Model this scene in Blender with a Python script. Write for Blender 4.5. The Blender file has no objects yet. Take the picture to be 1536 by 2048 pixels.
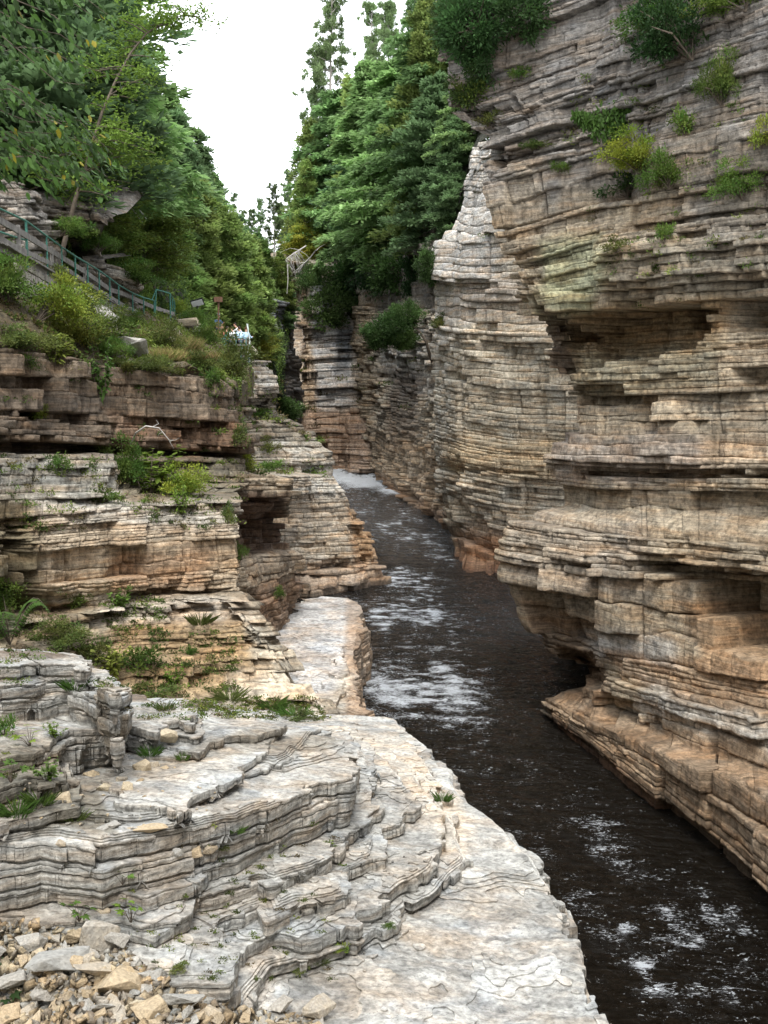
import bpy, math, random
import numpy as np
from mathutils import Vector, Matrix

# ------------------------------------------------------------------ camera, sky, sun, exposure
SC = bpy.context.scene
COL = SC.collection
PITCH = math.radians(5.0)
CAM_H = 8.5
FPX = 1991.0
cam = bpy.data.cameras.new("camera")
cam.lens = 35.0; cam.sensor_fit = 'VERTICAL'; cam.sensor_height = 36.0 * 2048 / 2048
cam.clip_start = 0.05; cam.clip_end = 3000
cam_o = bpy.data.objects.new("camera", cam); COL.objects.link(cam_o)
cam_o.location = (0, 0, CAM_H)
cam_o.rotation_euler = (math.radians(90) - PITCH, 0, 0)
SC.camera = cam_o

SUN_EL, SUN_AZ = math.radians(55), math.radians(180)   # azimuth clockwise from +Y (behind, a little left)
w = bpy.data.worlds.new("World"); SC.world = w; w.use_nodes = True
nt = w.node_tree; nt.nodes.clear()
wo = nt.nodes.new('ShaderNodeOutputWorld'); bg = nt.nodes.new('ShaderNodeBackground')
sky = nt.nodes.new('ShaderNodeTexSky'); sky.sky_type = 'NISHITA'; sky.sun_disc = False
sky.sun_elevation = SUN_EL; sky.sun_rotation = SUN_AZ; sky.air_density = 1.0; sky.dust_density = 1.6; sky.ozone_density = 1.0
tc = nt.nodes.new('ShaderNodeTexCoord'); mp = nt.nodes.new('ShaderNodeMapping'); mp.inputs['Scale'].default_value = (1, 1, 2.2)
cn = nt.nodes.new('ShaderNodeTexNoise'); cn.inputs['Scale'].default_value = 1.6; cn.inputs['Detail'].default_value = 6; cn.inputs['Roughness'].default_value = 0.55
cr = nt.nodes.new('ShaderNodeValToRGB'); cr.color_ramp.elements[0].position = 0.30; cr.color_ramp.elements[1].position = 0.52
mx = nt.nodes.new('ShaderNodeMix'); mx.data_type = 'RGBA'
mx.inputs['B'].default_value = (9.0, 9.3, 9.8, 1)
nt.links.new(tc.outputs['Generated'], mp.inputs['Vector']); nt.links.new(mp.outputs[0], cn.inputs['Vector'])
nt.links.new(cn.outputs['Fac'], cr.inputs['Fac']); nt.links.new(cr.outputs['Color'], mx.inputs['Factor'])
nt.links.new(sky.outputs[0], mx.inputs['A']); nt.links.new(mx.outputs['Result'], bg.inputs['Color'])
bg.inputs['Strength'].default_value = 0.15
nt.links.new(bg.outputs[0], wo.inputs[0])
sd = bpy.data.lights.new("sun", 'SUN'); sd.energy = 1.5; sd.angle = math.radians(16); sd.color = (1.0, 0.96, 0.9)
so = bpy.data.objects.new("sun", sd); COL.objects.link(so)
sv = Vector((math.sin(SUN_AZ) * math.cos(SUN_EL), math.cos(SUN_AZ) * math.cos(SUN_EL), math.sin(SUN_EL)))
so.rotation_euler = sv.to_track_quat('Z', 'Y').to_euler(); so.location = (0, -20, 60)
SC.view_settings.view_transform = 'Standard'; SC.view_settings.look = 'None'; SC.view_settings.gamma = 1
SC.view_settings.exposure = 1.2
SC.cycles.max_bounces = 6; SC.cycles.diffuse_bounces = 3; SC.cycles.glossy_bounces = 3; SC.cycles.transmission_bounces = 3
SC.cycles.use_denoising = True
SC.cycles.caustics_reflective = False; SC.cycles.caustics_refractive = False

# ------------------------------------------------------------------ numbers
CP, SP = math.cos(PITCH), math.sin(PITCH)
def ray(px, py):
    a = (np.asarray(px, float) - 768) / FPX; b = (1024 - np.asarray(py, float)) / FPX
    return a, CP + b * SP, -SP + b * CP
def atD(px, py, D):
    a, dy, dz = ray(px, py); t = np.asarray(D, float) / dy
    return np.stack([a * t, dy * t, CAM_H + dz * t], -1)
def atZ(px, py, z):
    a, dy, dz = ray(px, py); t = (z - CAM_H) / dz
    return np.stack([a * t, dy * t, CAM_H + dz * t], -1)
def V(px, py, D): return Vector([float(q) for q in atD(px, py, D)])
def Z(px, py, z):
    p = atZ(px, py, z); return (px, py, float(p[1]))
def proj(P):
    x, y, z = P[..., 0], P[..., 1], P[..., 2] - CAM_H
    f = y * CP - z * SP; u = y * SP + z * CP
    f = np.maximum(f, 0.2)
    return 768 + FPX * x / f, 1024 - FPX * u / f

def _h(ix, iy, iz, s):
    h = (ix.astype(np.uint32) * np.uint32(374761393)) ^ (iy.astype(np.uint32) * np.uint32(668265263)) ^ (iz.astype(np.uint32) * np.uint32(2147483647)) ^ np.uint32((s * 974634777 + 12345) & 0xffffffff)
    h = (h ^ (h >> np.uint32(13))) * np.uint32(1274126177)
    h = (h ^ (h >> np.uint32(15))) * np.uint32(2246822519)
    h = h ^ (h >> np.uint32(16))
    return h.astype(np.float64) / 4294967295.0
def rnd(i, s=0, j=0):
    i = np.asarray(i); j = np.asarray(j) + 0 * i
    return _h(i.astype(np.int64), j.astype(np.int64), 0 * i.astype(np.int64), s)
def vnoise(x, y, z, s=0):
    x, y, z = np.broadcast_arrays(np.asarray(x, float), np.asarray(y, float), np.asarray(z, float))
    xi, yi, zi = np.floor(x), np.floor(y), np.floor(z)
    fx, fy, fz = x - xi, y - yi, z - zi
    fx = fx * fx * (3 - 2 * fx); fy = fy * fy * (3 - 2 * fy); fz = fz * fz * (3 - 2 * fz)
    xi = xi.astype(np.int64); yi = yi.astype(np.int64); zi = zi.astype(np.int64)
    def c(a, b, d): return _h(xi + a, yi + b, zi + d, s)
    x00 = c(0,0,0) * (1-fx) + c(1,0,0) * fx; x10 = c(0,1,0) * (1-fx) + c(1,1,0) * fx
    x01 = c(0,0,1) * (1-fx) + c(1,0,1) * fx; x11 = c(0,1,1) * (1-fx) + c(1,1,1) * fx
    return ((x00 * (1-fy) + x10 * fy) * (1-fz) + (x01 * (1-fy) + x11 * fy) * fz) * 2 - 1
def fbm(x, y, z, s=0, o=3):
    r = 0; a = 1; n = 0
    for k in range(o):
        r = r + a * vnoise(x * 2**k, y * 2**k, z * 2**k, s + k * 17); n += a; a *= 0.5
    return r / n
def polysd(x, y, poly):
    """signed distance to a closed polygon, negative inside"""
    poly = np.asarray(poly, float); n = len(poly)
    d = np.full(np.shape(x), 1e18); ins = np.zeros(np.shape(x), bool)
    for i in range(n):
        ax, ay = poly[i]; bx, by = poly[(i + 1) % n]
        ex, ey = bx - ax, by - ay; wx, wy = x - ax, y - ay
        t = np.clip((wx * ex + wy * ey) / (ex * ex + ey * ey + 1e-12), 0, 1)
        d = np.minimum(d, (wx - ex * t) ** 2 + (wy - ey * t) ** 2)
        c = ((ay > y) != (by > y)) & (x < (bx - ax) * (y - ay) / (by - ay + 1e-12) + ax)
        ins ^= c
    d = np.sqrt(d); return np.where(ins, -d, d)
def sstep(a, b, x):
    t = np.clip((x - a) / (b - a), 0, 1); return t * t * (3 - 2 * t)

def mesh_np(name, co, faces, mat=None, col=None, parent=None, smooth=False, extra=None, mats=None, fmat=None):
    me = bpy.data.meshes.new(name)
    co = np.ascontiguousarray(co, dtype=np.float32); faces = np.ascontiguousarray(faces, dtype=np.int32)
    k = faces.shape[1]; nf = len(faces)
    me.vertices.add(len(co)); me.vertices.foreach_set('co', co.ravel())
    me.loops.add(nf * k); me.loops.foreach_set('vertex_index', faces.ravel())
    me.polygons.add(nf); me.polygons.foreach_set('loop_start', np.arange(0, nf * k, k, dtype=np.int32))
    me.polygons.foreach_set('loop_total', np.full(nf, k, np.int32))
    if smooth: me.polygons.foreach_set('use_smooth', np.ones(nf, bool))
    if mats is not None:
        for m in mats: me.materials.append(m)
        if fmat is not None: me.polygons.foreach_set('material_index', np.asarray(fmat, np.int32))
    elif mat is not None: me.materials.append(mat)
    if col is not None:
        a = me.color_attributes.new('Col', 'FLOAT_COLOR', 'POINT')
        c4 = np.ones((len(co), 4), np.float32); c4[:, :3] = col; a.data.foreach_set('color', c4.ravel())
    me.update(calc_edges=True); me.validate()
    o = bpy.data.objects.new(name, me); COL.objects.link(o)
    if parent is not None: o.parent = parent
    return o
def grid_faces(nr, nc):
    i = np.arange(nr - 1)[:, None] * nc + np.arange(nc - 1)[None, :]
    return np.stack([i, i + 1, i + nc + 1, i + nc], -1).reshape(-1, 4)
def tag(o, label=None, cat=None, group=None, kind=None):
    if label: o['label'] = label
    if cat: o['category'] = cat
    if group: o['group'] = group
    if kind: o['kind'] = kind
    return o
def empty(name, loc=(0, 0, 0), rz=0):
    o = bpy.data.objects.new(name, None); COL.objects.link(o); o.location = loc; o.rotation_euler = (0, 0, rz); o.empty_display_size = .1
    return o

# ------------------------------------------------------------------ materials
def newmat(name):
    m = bpy.data.materials.new(name); m.use_nodes = True
    n = m.node_tree.nodes; b = n['Principled BSDF']; return m, m.node_tree, b
def nd(t, typ, **kw):
    n = t.nodes.new(typ)
    for k, v in kw.items(): setattr(n, k, v)
    return n
def rock_material(name, scale=1.0, strata=22.0, bump=0.5, wet=0.0, streak=.6, stain=.5):
    m, t, b = newmat(name); L = t.links
    g = nd(t, 'ShaderNodeNewGeometry'); at = nd(t, 'ShaderNodeAttribute', attribute_name='Col')
    mp1 = nd(t, 'ShaderNodeMapping'); mp1.inputs['Scale'].default_value = (0.9 * scale, 0.9 * scale, strata * scale)
    mp1.inputs['Rotation'].default_value = (0.035, 0.012, 0)
    L.new(g.outputs['Position'], mp1.inputs['Vector'])
    n1 = nd(t, 'ShaderNodeTexNoise'); n1.inputs['Scale'].default_value = 1.0; n1.inputs['Detail'].default_value = 5; n1.inputs['Roughness'].default_value = .62
    L.new(mp1.outputs[0], n1.inputs['Vector'])
    n2 = nd(t, 'ShaderNodeTexNoise'); n2.inputs['Scale'].default_value = 7 * scale; n2.inputs['Detail'].default_value = 7; n2.inputs['Roughness'].default_value = .68
    L.new(g.outputs['Position'], n2.inputs['Vector'])
    n3 = nd(t, 'ShaderNodeTexNoise'); n3.inputs['Scale'].default_value = 0.9 * scale; n3.inputs['Detail'].default_value = 4
    L.new(g.outputs['Position'], n3.inputs['Vector'])
    # tone variation
    r1 = nd(t, 'ShaderNodeMapRange'); r1.inputs['From Min'].default_value = .3; r1.inputs['From Max'].default_value = .7; r1.inputs['To Min'].default_value = .52; r1.inputs['To Max'].default_value = 1.36
    L.new(n1.outputs['Fac'], r1.inputs['Value'])
    r2 = nd(t, 'ShaderNodeMapRange'); r2.inputs['From Min'].default_value = .32; r2.inputs['From Max'].default_value = .68; r2.inputs['To Min'].default_value = .45; r2.inputs['To Max'].default_value = 1.45
    L.new(n2.outputs['Fac'], r2.inputs['Value'])
    mm = nd(t, 'ShaderNodeMath', operation='MULTIPLY'); L.new(r1.outputs[0], mm.inputs[0]); L.new(r2.outputs[0], mm.inputs[1])
    mul = nd(t, 'ShaderNodeVectorMath', operation='SCALE'); L.new(at.outputs['Color'], mul.inputs[0]); L.new(mm.outputs[0], mul.inputs['Scale'])
    # rust stains in bands
    mp4 = nd(t, 'ShaderNodeMapping'); mp4.inputs['Scale'].default_value = (0.5 * scale, 0.5 * scale, 3.5 * scale); L.new(g.outputs['Position'], mp4.inputs['Vector'])
    n4 = nd(t, 'ShaderNodeTexNoise'); n4.inputs['Scale'].default_value = 1.3; n4.inputs['Detail'].default_value = 6; n4.inputs['Roughness'].default_value = .6; L.new(mp4.outputs[0], n4.inputs['Vector'])
    r4 = nd(t, 'ShaderNodeMapRange'); r4.inputs['From Min'].default_value = .45; r4.inputs['From Max'].default_value = .68; r4.inputs['To Min'].default_value = 0; r4.inputs['To Max'].default_value = stain
    L.new(n4.outputs['Fac'], r4.inputs['Value'])
    st = nd(t, 'ShaderNodeMix', data_type='RGBA', blend_type='MULTIPLY'); st.inputs['B'].default_value = (1.05, .72, .42, 1)
    L.new(r4.outputs[0], st.inputs['Factor']); L.new(mul.outputs[0], st.inputs['A'])
    # cool lichen grey
    r3 = nd(t, 'ShaderNodeMapRange'); r3.inputs['From Min'].default_value = .52; r3.inputs['From Max'].default_value = .66; r3.inputs['To Min'].default_value = 0; r3.inputs['To Max'].default_value = .5
    L.new(n3.outputs['Fac'], r3.inputs['Value'])
    st2 = nd(t, 'ShaderNodeMix', data_type='RGBA', blend_type='MULTIPLY'); st2.inputs['B'].default_value = (.86, .95, 1.08, 1)
    L.new(r3.outputs[0], st2.inputs['Factor']); L.new(st.outputs['Result'], st2.inputs['A'])
    # small dark pits and specks
    n5 = nd(t, 'ShaderNodeTexNoise'); n5.inputs['Scale'].default_value = 17 * scale; n5.inputs['Detail'].default_value = 3; n5.inputs['Roughness'].default_value = .6
    L.new(g.outputs['Position'], n5.inputs['Vector'])
    r5 = nd(t, 'ShaderNodeMapRange'); r5.inputs['From Min'].default_value = .60; r5.inputs['From Max'].default_value = .70; r5.inputs['To Min'].default_value = 0; r5.inputs['To Max'].default_value = .55
    L.new(n5.outputs['Fac'], r5.inputs['Value'])
    st3 = nd(t, 'ShaderNodeMix', data_type='RGBA'); st3.inputs['B'].default_value = (.05, .045, .035, 1)
    L.new(r5.outputs[0], st3.inputs['Factor']); L.new(st2.outputs['Result'], st3.inputs['A'])
    # run-off streaks
    mp6 = nd(t, 'ShaderNodeMapping'); mp6.inputs['Scale'].default_value = (3.2 * scale, 3.2 * scale, .28 * scale); L.new(g.outputs['Position'], mp6.inputs['Vector'])
    n6 = nd(t, 'ShaderNodeTexNoise'); n6.inputs['Scale'].default_value = 1.0; n6.inputs['Detail'].default_value = 5; n6.inputs['Roughness'].default_value = .65; L.new(mp6.outputs[0], n6.inputs['Vector'])
    r6 = nd(t, 'ShaderNodeMapRange'); r6.inputs['From Min'].default_value = .52; r6.inputs['From Max'].default_value = .70; r6.inputs['To Max'].default_value = streak; L.new(n6.outputs['Fac'], r6.inputs['Value'])
    st4 = nd(t, 'ShaderNodeMix', data_type='RGBA', blend_type='MULTIPLY'); st4.inputs['B'].default_value = (.36, .33, .29, 1)
    L.new(r6.outputs[0], st4.inputs['Factor']); L.new(st3.outputs['Result'], st4.inputs['A'])
    L.new(st4.outputs['Result'], b.inputs['Base Color'])
    b.inputs['Roughness'].default_value = .85 - wet
    b.inputs['Specular IOR Level'].default_value = .3
    a1 = nd(t, 'ShaderNodeMath', operation='MULTIPLY_ADD'); a1.inputs[1].default_value = .55; L.new(n1.outputs['Fac'], a1.inputs[0]); L.new(n2.outputs['Fac'], a1.inputs[2])
    bp = nd(t, 'ShaderNodeBump'); bp.inputs['Strength'].default_value = bump; bp.inputs['Distance'].default_value = .10 / scale
    L.new(a1.outputs[0], bp.inputs['Height']); L.new(bp.outputs[0], b.inputs['Normal'])
    return m
M = {}
M['rock'] = rock_material('rock', 1.0, 20, .7)
M['rock_far'] = rock_material('rock_far', .5, 16, .8)
M['rock_near'] = rock_material('rock_near', 2.2, 14, .7, streak=.12, stain=.45)
def plain(name, rgb, rough=.7, metal=0, var=.25, vs=8.0, spec=.3, bump=0):
    m, t, b = newmat(name); L = t.links
    g = nd(t, 'ShaderNodeTexCoord'); n = nd(t, 'ShaderNodeTexNoise'); n.inputs['Scale'].default_value = vs; n.inputs['Detail'].default_value = 4
    L.new(g.outputs['Object'], n.inputs['Vector'])
    r = nd(t, 'ShaderNodeMapRange'); r.inputs['From Min'].default_value = .3; r.inputs['From Max'].default_value = .7; r.inputs['To Min'].default_value = 1 - var; r.inputs['To Max'].default_value = 1 + var
    L.new(n.outputs['Fac'], r.inputs['Value'])
    mu = nd(t, 'ShaderNodeVectorMath', operation='SCALE'); mu.inputs[0].default_value = rgb; L.new(r.outputs[0], mu.inputs['Scale'])
    L.new(mu.outputs[0], b.inputs['Base Color'])
    b.inputs['Roughness'].default_value = rough; b.inputs['Metallic'].default_value = metal; b.inputs['Specular IOR Level'].default_value = spec
    if bump:
        bp = nd(t, 'ShaderNodeBump'); bp.inputs['Strength'].default_value = bump; bp.inputs['Distance'].default_value = .02
        L.new(n.outputs['Fac'], bp.inputs['Height']); L.new(bp.outputs[0], b.inputs['Normal'])
    return m

# ------------------------------------------------------------------ colouring of rock (pigment zones, a few painting shade into the rock)
GREY = (.36, .345, .31); BEIGE = (.40, .345, .26); TAN = (.40, .30, .19); RUST = (.30, .165, .08); DARK = (.10, .092, .08)
WHITE = (.60, .585, .55); PINK = (.42, .33, .27); GREEN = (.25, .27, .15); BLACKG = (.035, .04, .042); BROWN = (.22, .16, .105)
def colorize(P, base, zones, seed=0, lt=None):
    x, y = proj(P)
    n = fbm(x / 55., y / 55., 0 * x, seed + 5, 4); n2 = fbm(x / 60., y / 60., 0 * x + 9, seed + 8, 3)
    c = np.empty(P.shape); c[:] = base
    c *= (1 + .22 * n[..., None])
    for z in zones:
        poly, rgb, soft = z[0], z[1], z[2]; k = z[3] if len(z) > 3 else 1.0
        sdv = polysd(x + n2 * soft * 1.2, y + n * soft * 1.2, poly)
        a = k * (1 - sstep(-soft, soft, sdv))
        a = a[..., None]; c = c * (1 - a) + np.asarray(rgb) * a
    if lt is not None: c = c * lt[..., None] if lt.ndim == c.ndim - 1 else c * lt
    return np.clip(c, .01, .8)

# ------------------------------------------------------------------ layered rock wall
def blocks(s, key, wmean, seed):
    """per-block id and distance to the nearest joint along s; key is a row id per line (k,1)"""
    q = s / wmean + rnd(key, seed + 1) * 50
    i = np.floor(q); f = q - i
    j = (rnd(i, seed + 2, key) - .5) * .7           # joint i shifted
    j1 = (rnd(i + 1, seed + 2, key) - .5) * .7
    left = f < j; right = (f - 1) > j1
    bid = np.where(left, i - 1, np.where(right, i + 1, i))
    d = np.minimum(np.abs(f - j), np.abs(f - 1 - j1)) * wmean
    return bid, d
def strata_wall(name, rows, pxstep=1.5, tmin=.10, tmax=.45, Ap=.30, wp=2.6, Tp=1.3, Al=.07, wl=.9, An=.05, inset=.05,
                carve=(), zones=(), base=BEIGE, mat='rock', seed=1, cap=(), deep=.12, label=None, hidden_cols=(), umax=None, world=False, wetz=.12, smin=.22, flat=(), wob=.3, tread_rows=1):
    R = len(rows); C = len(rows[0]); A = np.array(rows, float)
    W = A.copy() if world else atD(A[..., 0], A[..., 1], A[..., 2])                   # R,C,3
    if world: A = A * 20
    if umax: W = W
    # column sampling
    us = []
    for c in range(C - 1):
        L = max(np.abs(A[:, c + 1, 0] - A[:, c, 0]).max(), 12)
        n = max(3, int(L / (pxstep * (4 if c in hidden_cols else 1))))
        us.append(c + np.arange(n) / n)
    us = np.concatenate(us + [np.array([C - 1.0])]); nu = len(us)
    ci = np.minimum(us.astype(int), C - 2); cf = us - ci; cf = cf * .55 + (cf * cf * (3 - 2 * cf)) * .45
    B = W[:, ci] * (1 - cf)[None, :, None] + W[:, ci + 1] * cf[None, :, None]    # R,nu,3
    vz = W[:, :, 2].mean(1)
    vis = [c for c in range(C)]
    for r in range(1, R): vz[r] = min(vz[r], vz[r - 1] - .04)
    rs = np.random.RandomState(seed)
    # bed boundaries from the bottom up
    zb = [vz[-1]]; pk = [0]; thick = []
    pleft = Tp * rs.uniform(.5, 1.5); p = 0; md = rs.uniform()
    while zb[-1] < vz[0]:
        if md < .5: t = tmin * rs.uniform(.8, 2.2)
        elif md < .82: t = tmin + (tmax - tmin) * rs.uniform(.15, .6)
        else: t = tmax * rs.uniform(.7, 1.35)
        zb.append(zb[-1] + t); thick.append(t); pleft -= t
        if pleft < 0: p += 1; pleft = Tp * rs.uniform(.4, 1.7); md = rs.uniform()
        pk.append(p)
    zb = np.array(zb); nk = len(zb) - 1; pk = np.array(pk[:nk])
    vr = vz[::-1]; idx = np.arange(R)[::-1].astype(float)
    def surf(zv):                                              # zv (n,nu) height parameter -> points
        q = np.interp(zv, vr, idx); i = np.minimum(q.astype(int), R - 2); f = (q - i)[..., None]
        cols = np.arange(nu)[None, :] + 0 * i
        return B[i, cols] * (1 - f) + B[i + 1, cols] * f
    # outward horizontal normal per column
    mid = B.mean(0)[:, :2]
    ker = max(5, nu // 40) | 1
    tg = np.gradient(mid, axis=0)
    pad = np.pad(tg, ((ker // 2, ker // 2), (0, 0)), 'edge')
    tg = np.stack([np.convolve(pad[:, k], np.ones(ker) / ker, 'valid') for k in (0, 1)], -1)
    tg /= np.linalg.norm(tg, axis=1)[:, None] + 1e-9
    N = np.stack([tg[:, 1], -tg[:, 0], 0 * tg[:, 0]], -1)      # faces -y when wall runs +x
    s = np.concatenate([[0], np.cumsum(np.linalg.norm(np.diff(mid, axis=0), axis=1))])[None, :]
    kk = np.arange(nk)[:, None]; pp = pk[:, None]
    zm = (zb[:-1] + zb[1:])[:, None] / 2 + 0 * s
    Pm = surf(zm)
    bp_, dp = blocks(s + 0 * kk, pp + 0 * s.astype(int), wp, seed * 7 + 1)
    bl_, dl = blocks(s + 0 * kk, kk + 1000 + 0 * s.astype(int), wl, seed * 7 + 3)
    rp = rnd(bp_, seed + 11, pp + 0 * bp_); rl = rnd(bl_, seed + 13, kk + 0 * bl_)
    off = Ap * ((rnd(pp, seed + 4) - .5) * .8 + (rp - .5) * .9) + Al * (2 * rl - 1) + Al * 1.1 * (2 * rnd(kk, seed + 6) - 1)
    off = off - (rl > 1 - deep) * Al * 3.0 * rnd(bl_, seed + 15, kk + 0 * bl_)
    px_, py_ = proj(Pm)
    kg = (kk + 1) // 3
    bg_, dg = blocks(s + 0 * kk, kg + 5000 + 0 * s.astype(int), wp * .62, seed * 7 + 5)
    rg = rnd(bg_, seed + 17, kg + 0 * bg_)
    off = off + Al * 2.2 * (rg - .5) - (rg < deep * .9) * Al * 3.2
    cutn = vnoise(s / wp * 1.4, kg * 2.3, 0 * s, seed + 19)
    off = off - Al * 2.0 * sstep(.30, .36, cutn)
    smooth_ = smin + 1.15 * sstep(-.25, .35, vnoise(s / wp * .45, zm / max(Tp, .3) * .55, 0 * s, seed + 81))
    for fp, fk in flat: smooth_ = smooth_ * (1 - fk * (1 - sstep(-10, 10, polysd(px_, py_, fp))))
    pk_only = Ap * ((rnd(pp, seed + 4) - .5) * .8 + (rp - .5) * .9)
    off = pk_only + (off - pk_only) * smooth_
    off = off + An * 2.5 * fbm(s * .35 / max(wp, .1) * 2, zm * .5, 0 * s, seed + 21, 3)
    jw = np.gradient(s[0])[None, :] * 1.2
    off = off - (dp < np.maximum(.055, jw)) * inset * 3.0 - (dl < np.maximum(.02, jw * .6)) * inset * .7
    ins = inset * (.35 + 3.2 * rnd(np.arange(nk + 1), seed + 23) ** 5)[:, None] * (.55 + .9 * sstep(-.5, .5, vnoise(s / wp * 1.7, np.arange(nk + 1)[:, None] * 4.7, 0 * s, seed + 24)))
    px_, py_ = proj(Pm)
    for c in carve:
        poly, dd, soft = c[0], c[1], c[2]
        sdv = polysd(px_ + 6 * vnoise(px_ / 22, py_ / 22, 0 * px_, seed + 31), py_ + 5 * vnoise(px_ / 30, py_ / 16, 0 * px_ + 7, seed + 33), poly)
        off = off - dd * (1 - sstep(-soft, soft * .4, sdv))
    tint = (.80 + .36 * rnd(kk, seed + 41)) * (.86 + .28 * rnd(bl_, seed + 43, kk + 0 * bl_))
    tint = tint * np.where(rp > .5, 1.05, .97)
    bw = (vnoise(s * .8 / wp, kk * 3.1, 0 * s, seed + 51) + .5 * vnoise(s * 3 / wp, kk * 3.1, 0 * s, seed + 52)) * wob
    rowsP, rowsT = [], []
    vst = np.array(thick)
    px_per_m = 20 if world else FPX / max(np.median(W[:, :, 1]), 5)
    for k in range(nk):
        t = thick[k]
        nm = int(np.clip(t * px_per_m / 5.0, 1, 6))
        fr = [0.0, .04] + [(i + .5) / nm * .9 + .05 for i in range(nm)] + [.965, 1.0]
        prof = [-ins[k], -inset * .15] + [0.0] * nm + [-inset * .12, -ins[k + 1]]
        for f, pr in zip(fr, prof):
            lo = bw[k] * min(t, thick[k - 1] if k else t); hi = bw[(k + 1) % nk] * min(t, thick[(k + 1) % nk])
            zv = (zb[k] + lo) * (1 - f) + (zb[k + 1] + hi) * f
            Pp = surf(zv[None, :])[0]
            o = off[k] + pr
            if f in (0.0,) and k: o = np.minimum(off[k], off[k - 1]) + pr
            if f == 1.0 and k < nk - 1: o = np.minimum(off[k], off[k + 1]) + pr
            rowsP.append(Pp + N * o[:, None]); rowsT.append(tint[k] * (.8 if f in (0.0, 1.0) else 1))
    P = np.array(rowsP); T = np.array(rowsT)
    fq = px_per_m / 9.0
    nz = fbm(P[..., 0] * fq * .35, P[..., 1] * fq * .35, P[..., 2] * fq, seed + 61, 3)
    nz2 = fbm(P[..., 0] * fq * 1.1, P[..., 1] * fq * 1.1, P[..., 2] * fq * 1.4, seed + 65, 2)
    P = P + N[None] * (An * (nz + .35 * nz2))[..., None]
    P[..., 2] += An * .25 * nz2
    if cap:
        ex, et = [], []
        for inn, dz in cap:
            q = P[-1] - N * inn; q = q + np.array([0, 0, 1]) * (dz + .08 * inn * fbm(q[:, 0] * .6, q[:, 1] * .6, 0 * q[:, 0], seed + 71, 3))[:, None]
            ex.append(q); et.append(T[-1])
        P = np.concatenate([P, np.array(ex)]); T = np.concatenate([T, np.array(et)])
    if wetz is not None: T = T * (1 - .62 * (1 - sstep(wetz, wetz + .35, P[..., 2] + .25 * fbm(P[..., 0], P[..., 1], 0 * P[..., 0], seed + 91, 3))))
    Cc = colorize(P, base, zones, seed, T)
    o = mesh_np(name, P.reshape(-1, 3), grid_faces(P.shape[0], P.shape[1])[:, ::-1] if False else grid_faces(P.shape[0], P.shape[1]), M[mat], Cc.reshape(-1, 3))
    tag(o, label, None, None, 'structure')
    return o
# ------------------------------------------------------------------ right bank cliffs
def r1_rows():
    e = [  # edge px,py | py at 1180, 1300, 1536, 1950 | D: edge,1180,1300,1536,1950
     (895,-150,-330,-420,-600,-900, 30.5,28.5,26.5,24,20),
     (885,130,  10, -60,-170,-360, 30.5,28.3,26.3,23.8,20),
     (885,215, 105,  50, -35,-190, 30.5,28.3,26.3,23.8,20),
     (978,275, 205, 170, 105,  0, 30.2,28.2,26.2,23.7,20),
     (968,350, 290, 262, 212, 120, 30,28,26,23.5,19.5),
     (1003,500,450, 428, 390, 330, 30,28,25.8,23.3,19.3),
     (1066,610,590, 582, 566, 535, 30,27.6,25.4,22.8,19),
     (1085,700,700, 694, 685, 665, 30,27.6,25.4,22.8,19),
     (1122,790,792, 788, 780, 766, 30,27.6,25.4,22.6,18.6),
     (1122,868,868, 867, 864, 860, 29.8,27.2,24.9,22.0,18.0),
     (1108,940,948, 952, 955, 962, 29.6,27.0,24.7,21.8,17.6),
     (1116,1012,1018,1024,1032,1050,29.4,26.8,24.5,21.6,17.3),
     (1052,1024,1045,1056,1075,1110,28.9,26.2,24.0,21.0,16.8),
     (1012,1150,1182,1190,1212,1262,28.7,25.8,23.6,20.4,16.0),
     (1050,1255,1290,1310,1350,1435,28.7,25.8,23.4,19.8,15.2),
     (1118,1335,1360,1395,1458,1580,28.8,26.1,23.6,19.3,14.4),
     (1124,1385,1408,1452,1548,1720,29.0,26.0,23.6,18.9,13.8),
    ]
    rows = []
    for q in e:
        ep, ey, a, b, c, d, D0, D1, D2, D3, D4 = q
        rows.append([(ep + 90, ey - 4, 42), (ep + 8, ey - 1, 33.5), (ep, ey, D0), (1190, a, D1), (1310, b, D2), (1536, c, D3), (1950, d, D4)])
    # shelf top front and waterline
    w = [Z(1095,1432,0), Z(1180,1500,0), Z(1290,1590,0), Z(1536,1805,0), Z(1950,2250,0)]
    def up(p, z): # same plan point, height z
        P = atD(*p); Q = np.array([P[0], P[1], z]); x, y = proj(Q); return (float(x), float(y), float(P[1]))
    rows.append([(1190,1385,42),(1120,1385,34), up(w[0],.55), up(w[1],.95), up(w[2],1.3), up(w[3],2.0), up(w[4],2.6)])
    rows.append([(1190,1415,42),(1110,1415,34), up(w[0],.28), up(w[1],.5), up(w[2],.6), up(w[3],.7), up(w[4],.9)])
    rows.append([(1190,1440,42),(1110,1440,34), up(w[0],-.15), up(w[1],-.15), up(w[2],-.15), up(w[3],-.15), up(w[4],-.15)])
    rows.append([(1190,1480,42),(1110,1480,34), up(w[0],-1), up(w[1],-1), up(w[2],-1), up(w[3],-1), up(w[4],-1)])
    return rows
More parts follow.
